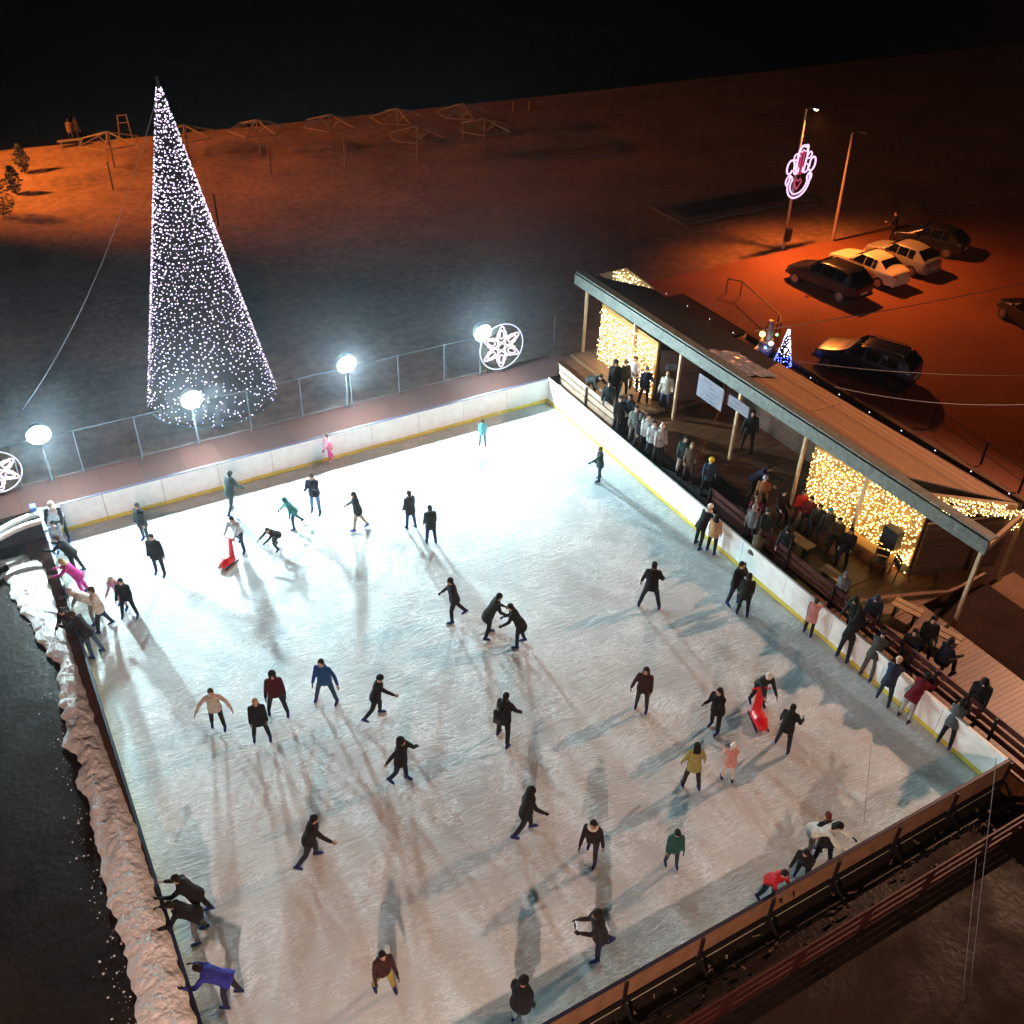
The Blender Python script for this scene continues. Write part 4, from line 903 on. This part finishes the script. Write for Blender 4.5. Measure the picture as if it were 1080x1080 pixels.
P((684, 642), 1.76, 80, 'wide', BK, (.014, .018, .03), ('hair', H0), "tall black clothed skater with wide apart legs, right of centre", group=GI, ra=(0, 40, 60), la=(4, 30, 10))
P((797, 742), 1.56, 278, 'push', (.02, .022, .022), BK, ('beanie', (.6, .55, .5)), "skater in black with pale hat bending over a tall red skating aid", group=GI, L=(6, 8, 7), R=(-6, 12, 7), lean=30)
P((824, 790), 1.58, 60, 'wide', (.012, .013, .014), (.02, .016, .03), ('hair', H0), "black clothed skater with elbow raised, right of the red skating aid", group=GI, ra=(0, 46, 80), L=(10, 6, 9), R=(-6, 6, 9))
P((853, 902), 1.70, 330, 'bend', (.55, .60, .55), (.22, .18, .17), ('long', H0), "dark haired skater in white jacket bending to the right by the front barrier", group=GR, lean=48)
P((866, 912), 1.55, 100, 'look', BK, BK, ('hair', (.12, .03, .015)), "red haired person in black at the front barrier", group=GR)
P((844, 928), 1.50, 230, 'look', BK, BK, ('hair', H0), "small dark person hunched beside the front barrier", group=GR)
P((806, 948), 1.50, 300, 'look', (.42, .012, .015), BK, ('hair', H0), "dark haired person in red jacket at the front barrier", group=GR)
# lower left barrier
P((219, 968), 1.66, 185, 'lean', BK, BK, ('hair', H0), "black clothed person leaning on the left barrier, head down", group=GR, lean=30)
P((214, 988), 1.62, 195, 'fold', BK, (.10, .10, .11), ('hair', H0), "person in black top and grey trousers folded over the left barrier", group=GR, lean=46)
P((247, 1056), 1.60, 175, 'fold', (.03, .035, .26), (.02, .02, .035), ('hair', H0), "person in bright blue jacket bent flat over the left barrier", group=GR, lean=72)
# right barrier
P((735, 578), 1.66, 40, 'look', BK, BK, ('beanie', (.75, .68, .62)), "black clothed skater with white hat and pale scarf by the deck barrier", group=GR, extra="scarf", shoe=(.015, .02, .11))
P((749, 584), 1.55, 60, 'stand', (.42, .24, .12), BK, ('long', H0), "skater in tan jacket with long dark hair by the deck barrier", group=GR, shoe=(.015, .02, .14))
P((789, 606), 1.62, 50, 'lean', (.09, .08, .055), BK, ('hair', H1), "skater in olive grey jacket leaning on the deck barrier", group=GR, lean=22)
P((772, 638), 1.72, 300, 'stand', BK, DB, ('hair', H0), "tall black jacketed skater with blue skates in front of the deck barrier", group=GR, shoe=(.015, .025, .16), la=(16, 30, 10))
P((782, 650), 1.60, 80, 'stand', (.014, .017, .014), BK, ('hair', H0), "black clothed skater nearest to the viewer in a trio at the deck barrier", group=GR, coat=.08)
P((851, 670), 1.40, 50, 'stand', (.52, .25, .24), (.03, .018, .02), ('hair', H1), "child in long pink coat reaching for the deck barrier", group=GR, coat=.16, ra=(70, 20, 10), la=(6, 16, 10))
P((887, 697), 1.68, 50, 'lean', (.014, .014, .018), (.016, .018, .03), ('hood', BK), "black hooded skater leaning over the deck barrier", group=GR, lean=30)
P((912, 716), 1.64, 45, 'lean', (.05, .055, .05), (.08, .085, .07), ('cap', (.02, .02, .022)), "skater in grey jacket with a yellow belt and dark cap at the deck barrier", group=GR, lean=20)
P((930, 742), 1.62, 55, 'bend', (.02, .028, .06), (.02, .03, .05), ('beanie', (.55, .42, .28)), "skater in navy jacket and cream beanie bending at the deck barrier", group=GR, lean=52)
P((952, 760), 1.62, 40, 'lean', (.13, .010, .018), (.30, .28, .28), ('hair', H0), "skater in dark red coat and grey trousers sprawled on the deck barrier", group=GR, lean=52, coat=.10, shoe=(.03, .025, .03))
P((994, 788), 1.56, 50, 'lean', (.07, .085, .09), BK, ('hair', H0), "skater in slate grey jacket leaning at the near end of the deck barrier", group=GR, lean=26)
# spectators on the deck (located by the top of the head)
D = ZD
def Q(px, py, H, face, pose, jk, tr, hd, label, **kw): kw.setdefault('group', GD); kw.setdefault('z', D); kw.setdefault('mode', 'h'); return P((px, py), H, face, pose, jk, tr, hd, label, **kw)
Q(634, 395, 1.6, 310, 'fold', BK, BK, ('hair', H0), "black clothed person bending down beside the pale plank fence", lean=62)
Q(650, 380, 1.75, 270, 'stand', BK, BK, ('hood', BK), "tall person in long black coat in front of the far light curtain", coat=.2)
Q(643, 402, 1.68, 260, 'chat', (.012, .02, .024), BK, ('hair', H0), "person in dark teal coat nearest to the end of the pale plank fence", coat=.2)
Q(661, 380, 1.66, 300, 'stand', (.05, .045, .03), BK, ('beanie', (.09, .06, .03)), "person with brown hat in the dark crowd by the far light curtain")
Q(671, 376, 1.68, 250, 'chat', (.55, .50, .52), BK, ('hair', H0), "person in white jacket in the crowd by the far light curtain")
Q(683, 387, 1.70, 280, 'stand', (.014, .018, .03), BK, ('hair', H1), "person in dark jacket with a white chest stripe right of the white jacket", la=(40, 20, 60))
Q(655, 418, 1.62, 275, 'chat', (.016, .02, .022), NV, ('hair', H0), "black clothed person in the middle of the crowd at the entry gap")
Q(665, 416, 1.70, 240, 'chat', (.012, .015, .03), BK, ('hair', H0), "dark navy clothed person facing left in the crowd at the entry gap")
Q(672, 428, 1.66, 265, 'stand', (.16, .18, .17), (.18, .17, .16), ('hair', H0), "person in pale grey tracksuit at the entry gap")
Q(678, 436, 1.60, 300, 'stand', (.05, .055, .06), CH, ('hood', (.05, .055, .06)), "hooded grey person right behind the pale grey tracksuit")
Q(685, 436, 1.70, 280, 'stand', (.50, .53, .54), BK, ('hair', H0), "person in white jacket and black trousers, first of the white jackets at the entry gap")
Q(691, 444, 1.62, 270, 'chat', (.42, .46, .48), (.02, .03, .04), ('hair', H0), "person in silvery white jacket between two others at the entry gap")
Q(699, 448, 1.62, 285, 'stand', (.46, .43, .43), (.03, .03, .03), ('pom', (.55, .42, .42)), "person in white patterned jacket and pinkish hat at the entry gap")
Q(705, 392, 1.72, 250, 'pocket', (.50, .50, .44), (.05, .08, .17), ('hair', H2), "person in white sweater and blue jeans standing beside a pale post")
Q(724, 460, 1.66, 265, 'stand', (.03, .055, .06), (.35, .33, .31), ('hair', H0), "person in teal jacket and pale trousers on the rubber mat")
Q(731, 467, 1.60, 255, 'stand', (.10, .075, .05), (.05, .04, .035), ('long', (.16, .10, .05)), "fair brown haired person in brown coat next to the teal jacket", coat=.12)
Q(751, 483, 1.62, 265, 'chat', (.03, .05, .08), BK, ('beanie', (.62, .48, .03)), "person in bright yellow beanie and blue vest with beige sleeves")
Q(795, 433, 1.78, 255, 'wide', (.02, .028, .032), (.014, .015, .018), ('hair', H0), "man in dark slate jacket alone in the middle of the pavilion floor", L=(8, 5, 7), R=(-6, 5, 7))
Q(812, 491, 1.66, 330, 'bend', (.014, .018, .035), BK, ('hair', H0), "navy jacketed person bending beside an orange backed one", group=GS)
Q(808, 502, 1.58, 250, 'stand', (.28, .11, .04), BK, ('beanie', (.30, .33, .36)), "person with orange back and grey hat near the near cabin's left post", group=GS)
Q(800, 524, 1.66, 240, 'look', (.09, .014, .02), BK, ('hair', (.10, .05, .03)), "person in maroon jacket behind the dark red fence", group=GS)
Q(811, 536, 1.60, 300, 'stand', (.016, .03, .03), BK, ('beanie', (.03, .035, .035)), "person in dark green behind the dark red fence beside the maroon jacket", group=GS)
Q(828, 517, 1.58, 280, 'sit', (.03, .012, .012), BK, ('hair', H0), "dark person seated at the foot of the near cabin's left post", group=GS)
Q(797, 533, 1.56, 220, 'stand', (.10, .10, .11), BK, ('pom', (.25, .25, .26)), "grey hatted person peering over the dark red fence", group=GS)
Q(832, 556, 1.66, 240, 'look', (.012, .014, .018), BK, ('hood', BK), "black hooded person standing on the brown floor panels", group=GS)
Q(849, 517, 1.50, 250, 'sit', (.55, .03, .015), (.12, .02, .015), ('hair', H0), "child in bright red jacket seated at the left end of the warm light curtain", group=GS)
Q(857, 524, 1.55, 240, 'sit', (.14, .015, .012), BK, ('hair', H0), "person in dark red jacket seated beside the bright red one", group=GS)
Q(866, 532, 1.60, 250, 'sit', (.03, .028, .02), BK, ('hair', H1), "person in black seated between dark red jacket and turquoise hat", group=GS)
Q(877, 536, 1.58, 245, 'sit', (.05, .05, .045), CH, ('beanie', (.08, .30, .34)), "seated person in turquoise hat before the warm light curtain", group=GS)
Q(887, 546, 1.60, 250, 'sit', (.06, .045, .02), BK, ('hair', H0), "seated person in brown jacket right of the turquoise hat", group=GS)
Q(899, 557, 1.66, 240, 'sit', (.012, .012, .014), NV, ('hair', H0), "seated person in black with pale hands before the warm light curtain", group=GS)
Q(893, 604, 1.35, 230, 'stand', (.10, .10, .11), BK, ('pom', (.12, .12, .13)), "small child in black and grey winter suit behind the dark red fence", girth=1.15)
Q(903, 630, 1.62, 225, 'look', (.012, .016, .014), BK, ('hood', (.012, .016, .014)), "dark green hooded person facing the skaters over the dark red fence")
Q(926, 628, 1.66, 250, 'look', (.014, .020, .035), BK, ('beanie', (.03, .045, .07)), "person in navy puffer jacket by the pavilion floor's near edge", girth=1.15)
Q(966, 664, 1.62, 240, 'sit', BK, BK, ('hair', H0), "person in black seated on the deck, left of two together", group=GS)
Q(986, 651, 1.70, 250, 'sit', BK, BK, ('hair', H0), "person in black seated on the deck, right of two together", group=GS)
Q(1005, 673, 1.64, 20, 'sit', (.012, .016, .03), BK, ('hair', H0), "navy clothed person seated with legs towards the planting bed", group=GS)
Q(1040, 717, 1.72, 235, 'look', BK, BK, ('hood', BK), "person in bulky black hooded jacket alone on the near end of the deck", girth=1.2)
P((873, 418), 1.68, 110, 'stand', (.60, .58, .54), CH, ('hair', H1), "person in white jacket standing behind the pavilion roof", z=0.06, mode='h', skates=False)
P((861, 401), 1.70, 90, 'stand', BK, BK, ('hair', H0), "dark person left of the white jacket behind the pavilion roof", z=0.06, mode='h', skates=False)
P((940, 255), 1.72, 150, 'chat', (.02, .01, .008), (.02, .01, .008), ('hair', H0), "dark figure standing alone behind the parked cars", z=-.01, skates=False)
P((83, 151), 1.72, 60, 'stand', (.02, .014, .012), BK, ('hair', H0), "right of two people by the water at the far left", z=-.03, skates=False)
P((77, 152), 1.66, 100, 'stand', (.10, .06, .04), BK, ('hair', H0), "left of two people by the water at the far left", z=-.03, skates=False)

# turn all remeshed pieces into plain meshes in one go
dg = bpy.context.evaluated_depsgraph_get(); dg.update()
keep = {}
for k, o in SH.items():
    me = bpy.data.meshes.new_from_object(o.evaluated_get(dg)); me.name = k; keep[k] = me
new = []
for o, kind, info in PENDING:
    me = bpy.data.meshes.new_from_object(o.evaluated_get(dg)); new.append(me)
bladebm = bmesh.new(); b_blade(bladebm); blade_me = bpy.data.meshes.new("blade"); bladebm.to_mesh(blade_me); bladebm.free(); blade_me.materials.append(m_steel)
for (o, kind, info), me in zip(PENDING, new):
    o.modifiers.clear(); me.name = o.name; o.data = me; me.materials.clear()
    for p in me.polygons: p.use_smooth = True
    if kind == "cloth": me.materials.append(cloth(info))
    else:
        c, fh, th, s, sk = info; sd = th.cross(fh); me.materials.append(sk); me.materials.append(m_eye); me.materials.append(m_lip)
        for p in me.polygons:
            q = (p.center-c)/s; a, b, d = q.dot(fh), q.dot(sd), q.dot(th)
            if a > .05 and abs(d-.012) < .012 and .018 < abs(b) < .045: p.material_index = 1
            elif a > .05 and abs(d+.062) < .010 and abs(b) < .026: p.material_index = 2
for o in SH.values(): bpy.data.objects.remove(o)
def copy_mesh(nm, me, parent, m4, material):
    o = bpy.data.objects.new(nm, me); COL.objects.link(o); o.parent = parent; o.matrix_local = m4
    if not me.materials: me.materials.append(None)
    o.material_slots[0].link = 'OBJECT'; o.material_slots[0].material = material
    for p in me.polygons:
        if not p.use_smooth: p.use_smooth = True
    return o
for body, nm, key, m4, col in PEOPLE:
    o = copy_mesh(nm, keep[key], body, m4, cloth(col))
    if nm == "skate":
        b = bpy.data.objects.new("blade", blade_me); COL.objects.link(b); b.parent = o

# carried things
def world(p, loc, rz): return V((p.x*math.cos(rz)-p.y*math.sin(rz)+loc.x, p.x*math.sin(rz)+p.y*math.cos(rz)+loc.y, p.z+loc.z))
_, J, loc, rz = PH
w = world((J['wrL']+J['wrR'])/2+J['hdL']*.13, loc, rz); t = empty("phone", w, rz); tag(t, "lit phone screen in the hands of the black coated skater", "phone")
bm = bmesh.new(); box(bm, (-.008, -.06, -.10), (.004, .06, .10), .004); obj("case", bm, m_black, t)
bm = bmesh.new(); box(bm, (-.0125, -.054, -.092), (-.0085, .054, .092)); obj("screen", bm, emit("phone_screen", (.9, .95, 1.), 4., False), t)
B = at(530, 783); f = rad(60-30.5)
t = empty("backpack", (B.x-.19*math.cos(f), B.y-.19*math.sin(f), .95), f); tag(t, "dark backpack on the back of the skater in the centre of the ice", "backpack")
bm = bmesh.new(); box(bm, (-.12, -.15, .06), (.02, .15, .5), .05); obj("bag", bm, cloth((.012, .012, .014)), t, True)
bm = bmesh.new(); box(bm, (-.17, -.11, .1), (-.115, .11, .3), .02); obj("pocket", bm, cloth((.05, .05, .055)), t, True)
bm = bmesh.new()
for sg in (-1, 1): tube(bm, [(.0, sg*.1, .48), (.16, sg*.12, .55), (.30, sg*.11, .42)], .016, 6)
obj("strap", bm, cloth((.03, .03, .03)), t)
# red skating aids
m_redp = mat("red_plastic", (.62, .012, .02), .35, 0, .06)
def aid(label, px, py, face, k=1.):
    B = at(px, py); t = empty("skating_aid", (B.x, B.y, 0), rad(face-30.5)); t.scale = (k*.8, k*.85, k); tag(t, label, "skating aid", "red skating aids")
    bm = bmesh.new(); loft(bm, [(V((-.30, 0, .10)), V((0, .20, 0)), V((0, 0, .09))), (V((-.1, 0, .17)), V((0, .25, 0)), V((0, 0, .16))), (V((.25, 0, .20)), V((0, .24, 0)), V((0, 0, .18))), (V((.55, 0, .14)), V((0, .15, 0)), V((0, 0, .10)))], 14)
    loft(bm, [(V((-.22, 0, .12)), V((.13, 0, 0)), V((0, .19, 0))), (V((-.26, 0, .5)), V((.10, 0, 0)), V((0, .15, 0))), (V((-.30, 0, .85)), V((.07, 0, 0)), V((0, .13, 0))), (V((-.32, 0, 1.0)), V((.05, 0, 0)), V((0, .12, 0)))], 12)
    o = raw("body", bm, .03, 3); o.parent = t; o.data.materials.append(m_redp)
    bm = bmesh.new(); tube(bm, [(-.32, -.3, .98), (-.34, -.12, 1.02), (-.34, .12, 1.02), (-.32, .3, .98)], .03, 8); obj("handle", bm, m_redp, t)
    for sg in (-1, 1):
        bm = bmesh.new(); box(bm, (-.42, sg*.2-.02, .0), (.55, sg*.2+.02, .05)); obj("runner", bm, m_black, t)
aid("red plastic skating aid left of centre, near the back barrier", 242, 594, 245, .85)
aid("tall red plastic skating aid on the right half of the ice", 799, 760, 277)

# ------------------------------------------------------------------ cars
m_glass = mat("car_glass", (.006, .007, .008), .06, 0, .05, 4, 0, .6)
m_tyre = mat("tyre_rubber", (.012, .012, .012), .8); m_rim = mat("alloy_rim", (.3, .3, .31), .3, .8)
m_tail = mat("tail_lamp_red", (.30, .012, .012), .25); m_head = mat("head_lamp_clear", (.55, .55, .55), .12)
m_plate = mat("blank_plate", (.6, .6, .58), .5)
def car(label, x, y, yaw, paint, kind="hatch", l=4.2, w=1.76, h=1.48):
    t = empty("parked_car", (x, y, 0), yaw); tag(t, label, "car", "cars parked behind the pavilion")
    F, Rr = l/2, -l/2; belt = .92*h/1.48; g = .2
    # stations: x, half width, lower z, belt z, roof z (== belt where there is no cabin), roof half width
    wb = {"hatch": (.95, .25, -1.25, -1.85), "sedan": (.80, .10, -1.0, -1.55), "estate": (.95, .25, -1.55, -2.0), "suv": (.95, .30, -1.45, -1.95)}[kind]
    hood, rf0, rf1, tail = [v*l/4.2 for v in wb]
    tz = belt+.02 if kind == "sedan" else belt
    st = [(F, .62, .34, .60, None), (F-.12, .78, .24, .70, None), (F-.5, .86, g, .80, None), (hood, .88, g, belt, None), (rf0, .88, g, belt+.01, h-.02), ((rf0+rf1)/2, .88, g, belt+.02, h), (rf1, .88, g, belt+.03, h-.05), (tail, .86, g, tz+.03, None), (Rr+.06, .80, .26, tz-.02 if kind == "sedan" else belt-.02, None), (Rr, .66, .34, .62, None)]
    def sec(s):
        x, hw, z0, zb, zr = s; hw = hw*w/1.76; flat = zr is None; wr = hw*.76 if not flat else hw*.86; zt = zr if not flat else zb+.045
        half = [(hw*.86, z0), (hw*.98, z0+.16), (hw, (z0+zb)/2), (hw*.985, zb-.06), (hw*.95, zb), ((hw*.95+wr)/2, (zb+zt)/2), (wr, zt-.05 if not flat else zt-.012), (wr*.82, zt), (wr*.3, zt+.012)]
        return [(x, -y, z) for y, z in half]+[(x, y, z) for y, z in half[::-1]]
    bm = bmesh.new(); rs = [[bm.verts.new(p) for p in sec(s)] for s in st]
    for i in range(len(rs)-1):
        for k in range(len(rs[0])-1): bm.faces.new((rs[i][k], rs[i][k+1], rs[i+1][k+1], rs[i+1][k]))
        bm.faces.new((rs[i][-1], rs[i][0], rs[i+1][0], rs[i+1][-1]))
    bm.faces.new(rs[0]); bm.faces.new(rs[-1])
    body = obj("body", bm, paint, t, True)
    bv = body.modifiers.new("sub", 'SUBSURF'); bv.levels = bv.render_levels = 2
    def panel(nm, quad, m, th=.012, parent=t):
        bm = bmesh.new(); q = [V(p) for p in quad]; n = (q[1]-q[0]).cross(q[3]-q[0]).normalized(); c = sum(q, V())/4
        if n.dot(c-V((0, 0, .8))) < 0: n = -n
        a = [bm.verts.new(p+n*th) for p in q]; b = [bm.verts.new(p-n*.03) for p in q]; bm.faces.new(a); bm.faces.new(b[::-1])
        for i in range(4): bm.faces.new((a[i], a[(i+1) % 4], b[(i+1) % 4], b[i]))
        return obj(nm, bm, m, parent)
    k = w/1.76; hb, hr = .835*k, .665*k; zb, zr = belt+.04, h-.09
    panel("windscreen", [(hood-.08, -hb*.88, zb), (hood-.08, hb*.88, zb), (rf0+.04, hr*.88, h-.05), (rf0+.04, -hr*.88, h-.05)], m_glass, .03)
    panel("rear_window", [(tail+.05, -hb*.84, tz+.10), (tail+.05, hb*.84, tz+.10), (rf1-.04, hr*.86, h-.10), (rf1-.04, -hr*.86, h-.10)], m_glass, .035)
    xs = [hood-.28, rf0-.35, (rf0+rf1)/2-.28, rf1+.02] if kind != "estate" else [hood-.28, rf0-.35, (rf0+rf1)/2-.1, rf1+.05]
    for sg in (-1, 1):
        for i in range(3):
            x0, x1 = xs[i]-.035, xs[i+1]+.035
            tx0 = rf0-.02 if i == 0 else x0; tx1 = x1+.05 if i == 2 else x1
            panel("side_window", [(x0, sg*hb*.995, zb), (x1, sg*hb*.995, zb), (tx1, sg*(hr+.02), zr), (tx0, sg*(hr+.02), zr)], m_glass, .014)
        panel("headlight", [(F-.10, sg*.42*k, .60), (F-.30, sg*.80*k, .62), (F-.32, sg*.78*k, .74), (F-.12, sg*.42*k, .70)], m_head, .03)
        panel("tail_light", [(Rr+.03, sg*.44*k, .66), (Rr+.10, sg*.76*k, .66), (Rr+.14, sg*.74*k, .88), (Rr+.07, sg*.48*k, .88)], m_tail, .035)
        bm = bmesh.new(); box(bm, (hood-.42, sg*.97*k-.09, zb+.02), (hood-.28, sg*.97*k+.09, zb+.15), .03); obj("wing_mirror", bm, paint, t)
        for x in (F-.82, Rr+.80):
            bm = bmesh.new(); tube(bm, [(x, sg*(.70*k), .31), (x, sg*(.885*k), .31)], .31, 22); wh = obj("wheel", bm, m_tyre, t)
            bm = bmesh.new(); tube(bm, [(x, sg*(.88*k), .31), (x, sg*(.893*k), .31)], .2, 16); obj("rim", bm, m_rim, wh)
    panel("number_plate", [(Rr+.0, -.26, .50), (Rr+.0, .26, .50), (Rr+.02, .26, .61), (Rr+.02, -.26, .61)], m_plate, .03)
    bm = bmesh.new(); box(bm, (Rr-.04, -.72*k, .30), (Rr+.10, .72*k, .46), .03); obj("rear_bumper", bm, m_dark if kind == "suv" else paint, t)
    bm = bmesh.new(); box(bm, (F-.10, -.68*k, .28), (F+.03, .68*k, .46), .03); obj("front_bumper", bm, paint, t)
    if kind in ("estate", "suv"):
        for sg in (-1, 1):
            bm = bmesh.new(); tube(bm, [(rf0, sg*.56*k, h+.0), (rf0-.15, sg*.56*k, h+.055), (rf1+.15, sg*.56*k, h+.045), (rf1, sg*.56*k, h-.03)], .016, 6); obj("roof_rail", bm, m_rim, t)
def paint(nm, c, r=.28): return mat(nm, c, r, 0., .03, 3, 0, .6)
car("black estate car, leftmost of the row at the lamp post", 19.0, 3.35, rad(98), paint("paint_black", (.010, .009, .011)), "suv", 4.45, 1.82, 1.58)
car("cream white saloon between the black car and the silver one", 22.1, 3.6, rad(95), paint("paint_cream", (.72, .68, .60)), "sedan", 4.35, 1.74, 1.44)
car("silver hatchback right of the cream white saloon", 24.85, 3.8, rad(97), paint("paint_silver", (.24, .23, .23)), "hatch", 4.0, 1.70, 1.44)
car("dark car in shadow behind the silver hatchback", 28.3, 4.9, rad(112), paint("paint_charcoal", (.016, .014, .014)), "hatch", 4.1, 1.72, 1.46)
car("dark blue estate car alone nearest to the pavilion roof", 14.0, -4.2, rad(113), paint("paint_blue", (.025, .035, .085)), "estate", 4.5, 1.80, 1.50)
B = at(1092, 335, .6); car("dark car cut by the right edge of the photo", B.x, B.y, rad(70), paint("paint_dark", (.014, .010, .010)), "hatch", 4.2, 1.74, 1.46)

# ------------------------------------------------------------------ scraped snow along the left barrier
def snow_mat():
    m = ground_mat("scraped_snow", (.82, .83, .84), (.94, .94, .94), 3, 26, .8, 1.); return m
m_snow = snow_mat()
from mathutils import noise
LE = [(606, 4), (640, 22), (700, 58), (760, 66), (820, 84), (880, 98), (940, 112), (985, 128), (1040, 134), (1080, 150), (1150, 172)]
RE = [(590, 44), (640, 60), (700, 80), (760, 100), (820, 122), (880, 146), (940, 164), (1000, 184), (1080, 208), (1150, 228)]
def edge(E, y):
    for (y0, x0), (y1, x1) in zip(E, E[1:]):
        if y <= y1: return x0+(x1-x0)*max(0, (y-y0)/(y1-y0))
    return E[-1][1]
bm = bmesh.new(); rows = []; NY, NXX = 560, 60
for j in range(NY+1):
    py = 588+560*j/NY; a = at(edge(LE, py), py); b = at(edge(RE, py), py); yy = (a.y+b.y)/2
    wob = .20*noise.noise(V((0, yy*1.3, 3)))+.06*noise.noise(V((0, yy*4.5, 9)))
    row = []
    for i in range(NXX+1):
        u = i/NXX; x = a.x+(b.x-a.x)*u+wob*(1-u)*1.3+.05*noise.noise(V((5, yy*3, 0)))*u; prof = max(0, math.sin(math.pi*min(1, u*.96+.02)))**.7
        end = min(1, j/26)
        n = noise.fractal(V((x*2.2, yy*2.2, 0)), 1., 2., 5)*.5+.5; n2 = noise.noise(V((x*7, yy*7, 4)))
        vo = noise.voronoi(V((x*8, yy*8, 1)))[0][0]; vo2 = noise.voronoi(V((x*17, yy*17, 5)))[0][0]
        z = -.03+prof*end*(.13+.12*n+.025*n2+.035*(.5-vo)+.022*(.5-vo2))+.018*noise.noise(V((x*15, yy*15, 1)))*prof+.012*noise.noise(V((x*31, yy*31, 2)))*prof
        row.append(bm.verts.new((x, yy, z)))
    rows.append(row)
for j in range(NY):
    for i in range(NXX): bm.faces.new((rows[j][i], rows[j][i+1], rows[j+1][i+1], rows[j+1][i]))
tag(obj("snow_heap", bm, m_snow, None, True), kind="stuff")
bm = bmesh.new()
for i in range(170):
    py = rnd.uniform(600, 1080); px = edge(LE, py)-abs(rnd.gauss(0, 1))*13; c = at(px, py, -.04); r = rnd.choice((.006, .008, .01, .014, .026))
    bmesh.ops.create_icosphere(bm, subdivisions=1, radius=r, matrix=Matrix.Translation(c) @ Matrix.Diagonal((rnd.uniform(.7, 1.4), rnd.uniform(.7, 1.4), .7, 1)))
tag(obj("snow_crumbs", bm, m_snow), kind="stuff")
# cut branches and rubble outside the nearest barrier
bm = bmesh.new()
for i in range(90):
    c = V((rnd.uniform(-17, 1), rnd.uniform(-23.5, -22.75), 0)); a = rnd.uniform(0, 3.1); l = rnd.uniform(.05, .25)
    beam(bm, c+V((0, 0, rnd.uniform(-.03, .12))), c+V((l*math.cos(a), l*math.sin(a)*.5, rnd.uniform(0, .15))), rnd.uniform(.015, .06), rnd.uniform(.01, .05))
tag(obj("rubble", bm, mat("rubble_mix", (.14, .09, .06), .9, 0, .5, 3)), kind="stuff")

# ------------------------------------------------------------------ light of the place
wd = bpy.data.worlds.new("World"); S.world = wd; wd.use_nodes = True; nt = wd.node_tree
bg = nt.nodes["Background"]; sky = nt.nodes.new("ShaderNodeTexSky"); sky.sky_type = 'NISHITA'; sky.sun_disc = False
sky.sun_elevation = rad(-8); sky.sun_rotation = rad(200); bg.inputs["Strength"].default_value = .06
nt.links.new(sky.outputs[0], bg.inputs["Color"])
def lamp(name, kind, loc, energy, col, radius=.25, target=None, size=None, blend=.4):
    d = bpy.data.lights.new(name, kind); d.energy = energy; d.color = col; d.shadow_soft_size = radius
    o = bpy.data.objects.new(name, d); COL.objects.link(o); o.location = loc
    if target is not None: o.rotation_euler = (V(target)-V(loc)).to_track_quat('-Z', 'Y').to_euler()
    if kind == 'SPOT': d.spot_size = rad(size); d.spot_blend = blend
    return o
SOD = (1., .25, .04)
lamp("mast_lamp", 'SPOT', (22, -15.7, 18.5), 28000, (1., .53, .33), .3, (-9, -14, 0), 74, .5)
lamp("mast_side_lamp", 'POINT', (22.3, -15.7, 18.3), 900, (1., .26, .05), .3)
lamp("front_street_lamp", 'SPOT', (-24.6, -37, 13), 18500, (1., .62, .48), .25, (-15, -14, 0), 84, .6)
lamp("car_park_lamp", 'SPOT', V((20.78, 8.61, -.03))+hd1+V((0, 0, -.2)), 11000, SOD, .14, V((20.78, 3.6, 0)), 140, 1.0)
lamp("beach_lamp", 'SPOT', (-26, 40, 11), 60000, (1., .28, .036), 1.0, (-8, 38.5, 0), 84, .9)

# ------------------------------------------------------------------ render settings
S.render.engine = 'CYCLES'; c = S.cycles
c.use_denoising = True; c.denoiser = 'OPENIMAGEDENOISE'; c.use_adaptive_sampling = True; c.adaptive_threshold = .02
c.max_bounces = 4; c.diffuse_bounces = 3; c.glossy_bounces = 2; c.transmission_bounces = 2; c.sample_clamp_indirect = 20; c.sample_clamp_direct = 0
c.caustics_reflective = False; c.caustics_refractive = False; c.use_light_tree = True
S.view_settings.view_transform = 'Standard'; S.view_settings.look = 'None'; S.view_settings.exposure = 0; S.view_settings.gamma = 1; S.view_settings.use_curve_mapping = False

# ------------------------------------------------------------------ thin air volume added to give the lamps a halo
HAZE_D = .0004
bm = bmesh.new(); box(bm, (-204, -124, -1.1), (264, 254, 24))
hm = bpy.data.materials.new("halo_air"); hm.use_nodes = True; nt = hm.node_tree; nt.nodes.remove(nt.nodes["Principled BSDF"])
pv = nt.nodes.new("ShaderNodeVolumePrincipled"); pv.inputs["Density"].default_value = HAZE_D; pv.inputs["Color"].default_value = (.85, .9, 1., 1); pv.inputs["Anisotropy"].default_value = .9
nt.links.new(pv.outputs[0], nt.nodes["Material Output"].inputs["Volume"])
tag(obj("halo_haze", bm, hm), kind="stuff")
S.cycles.volume_bounces = 0
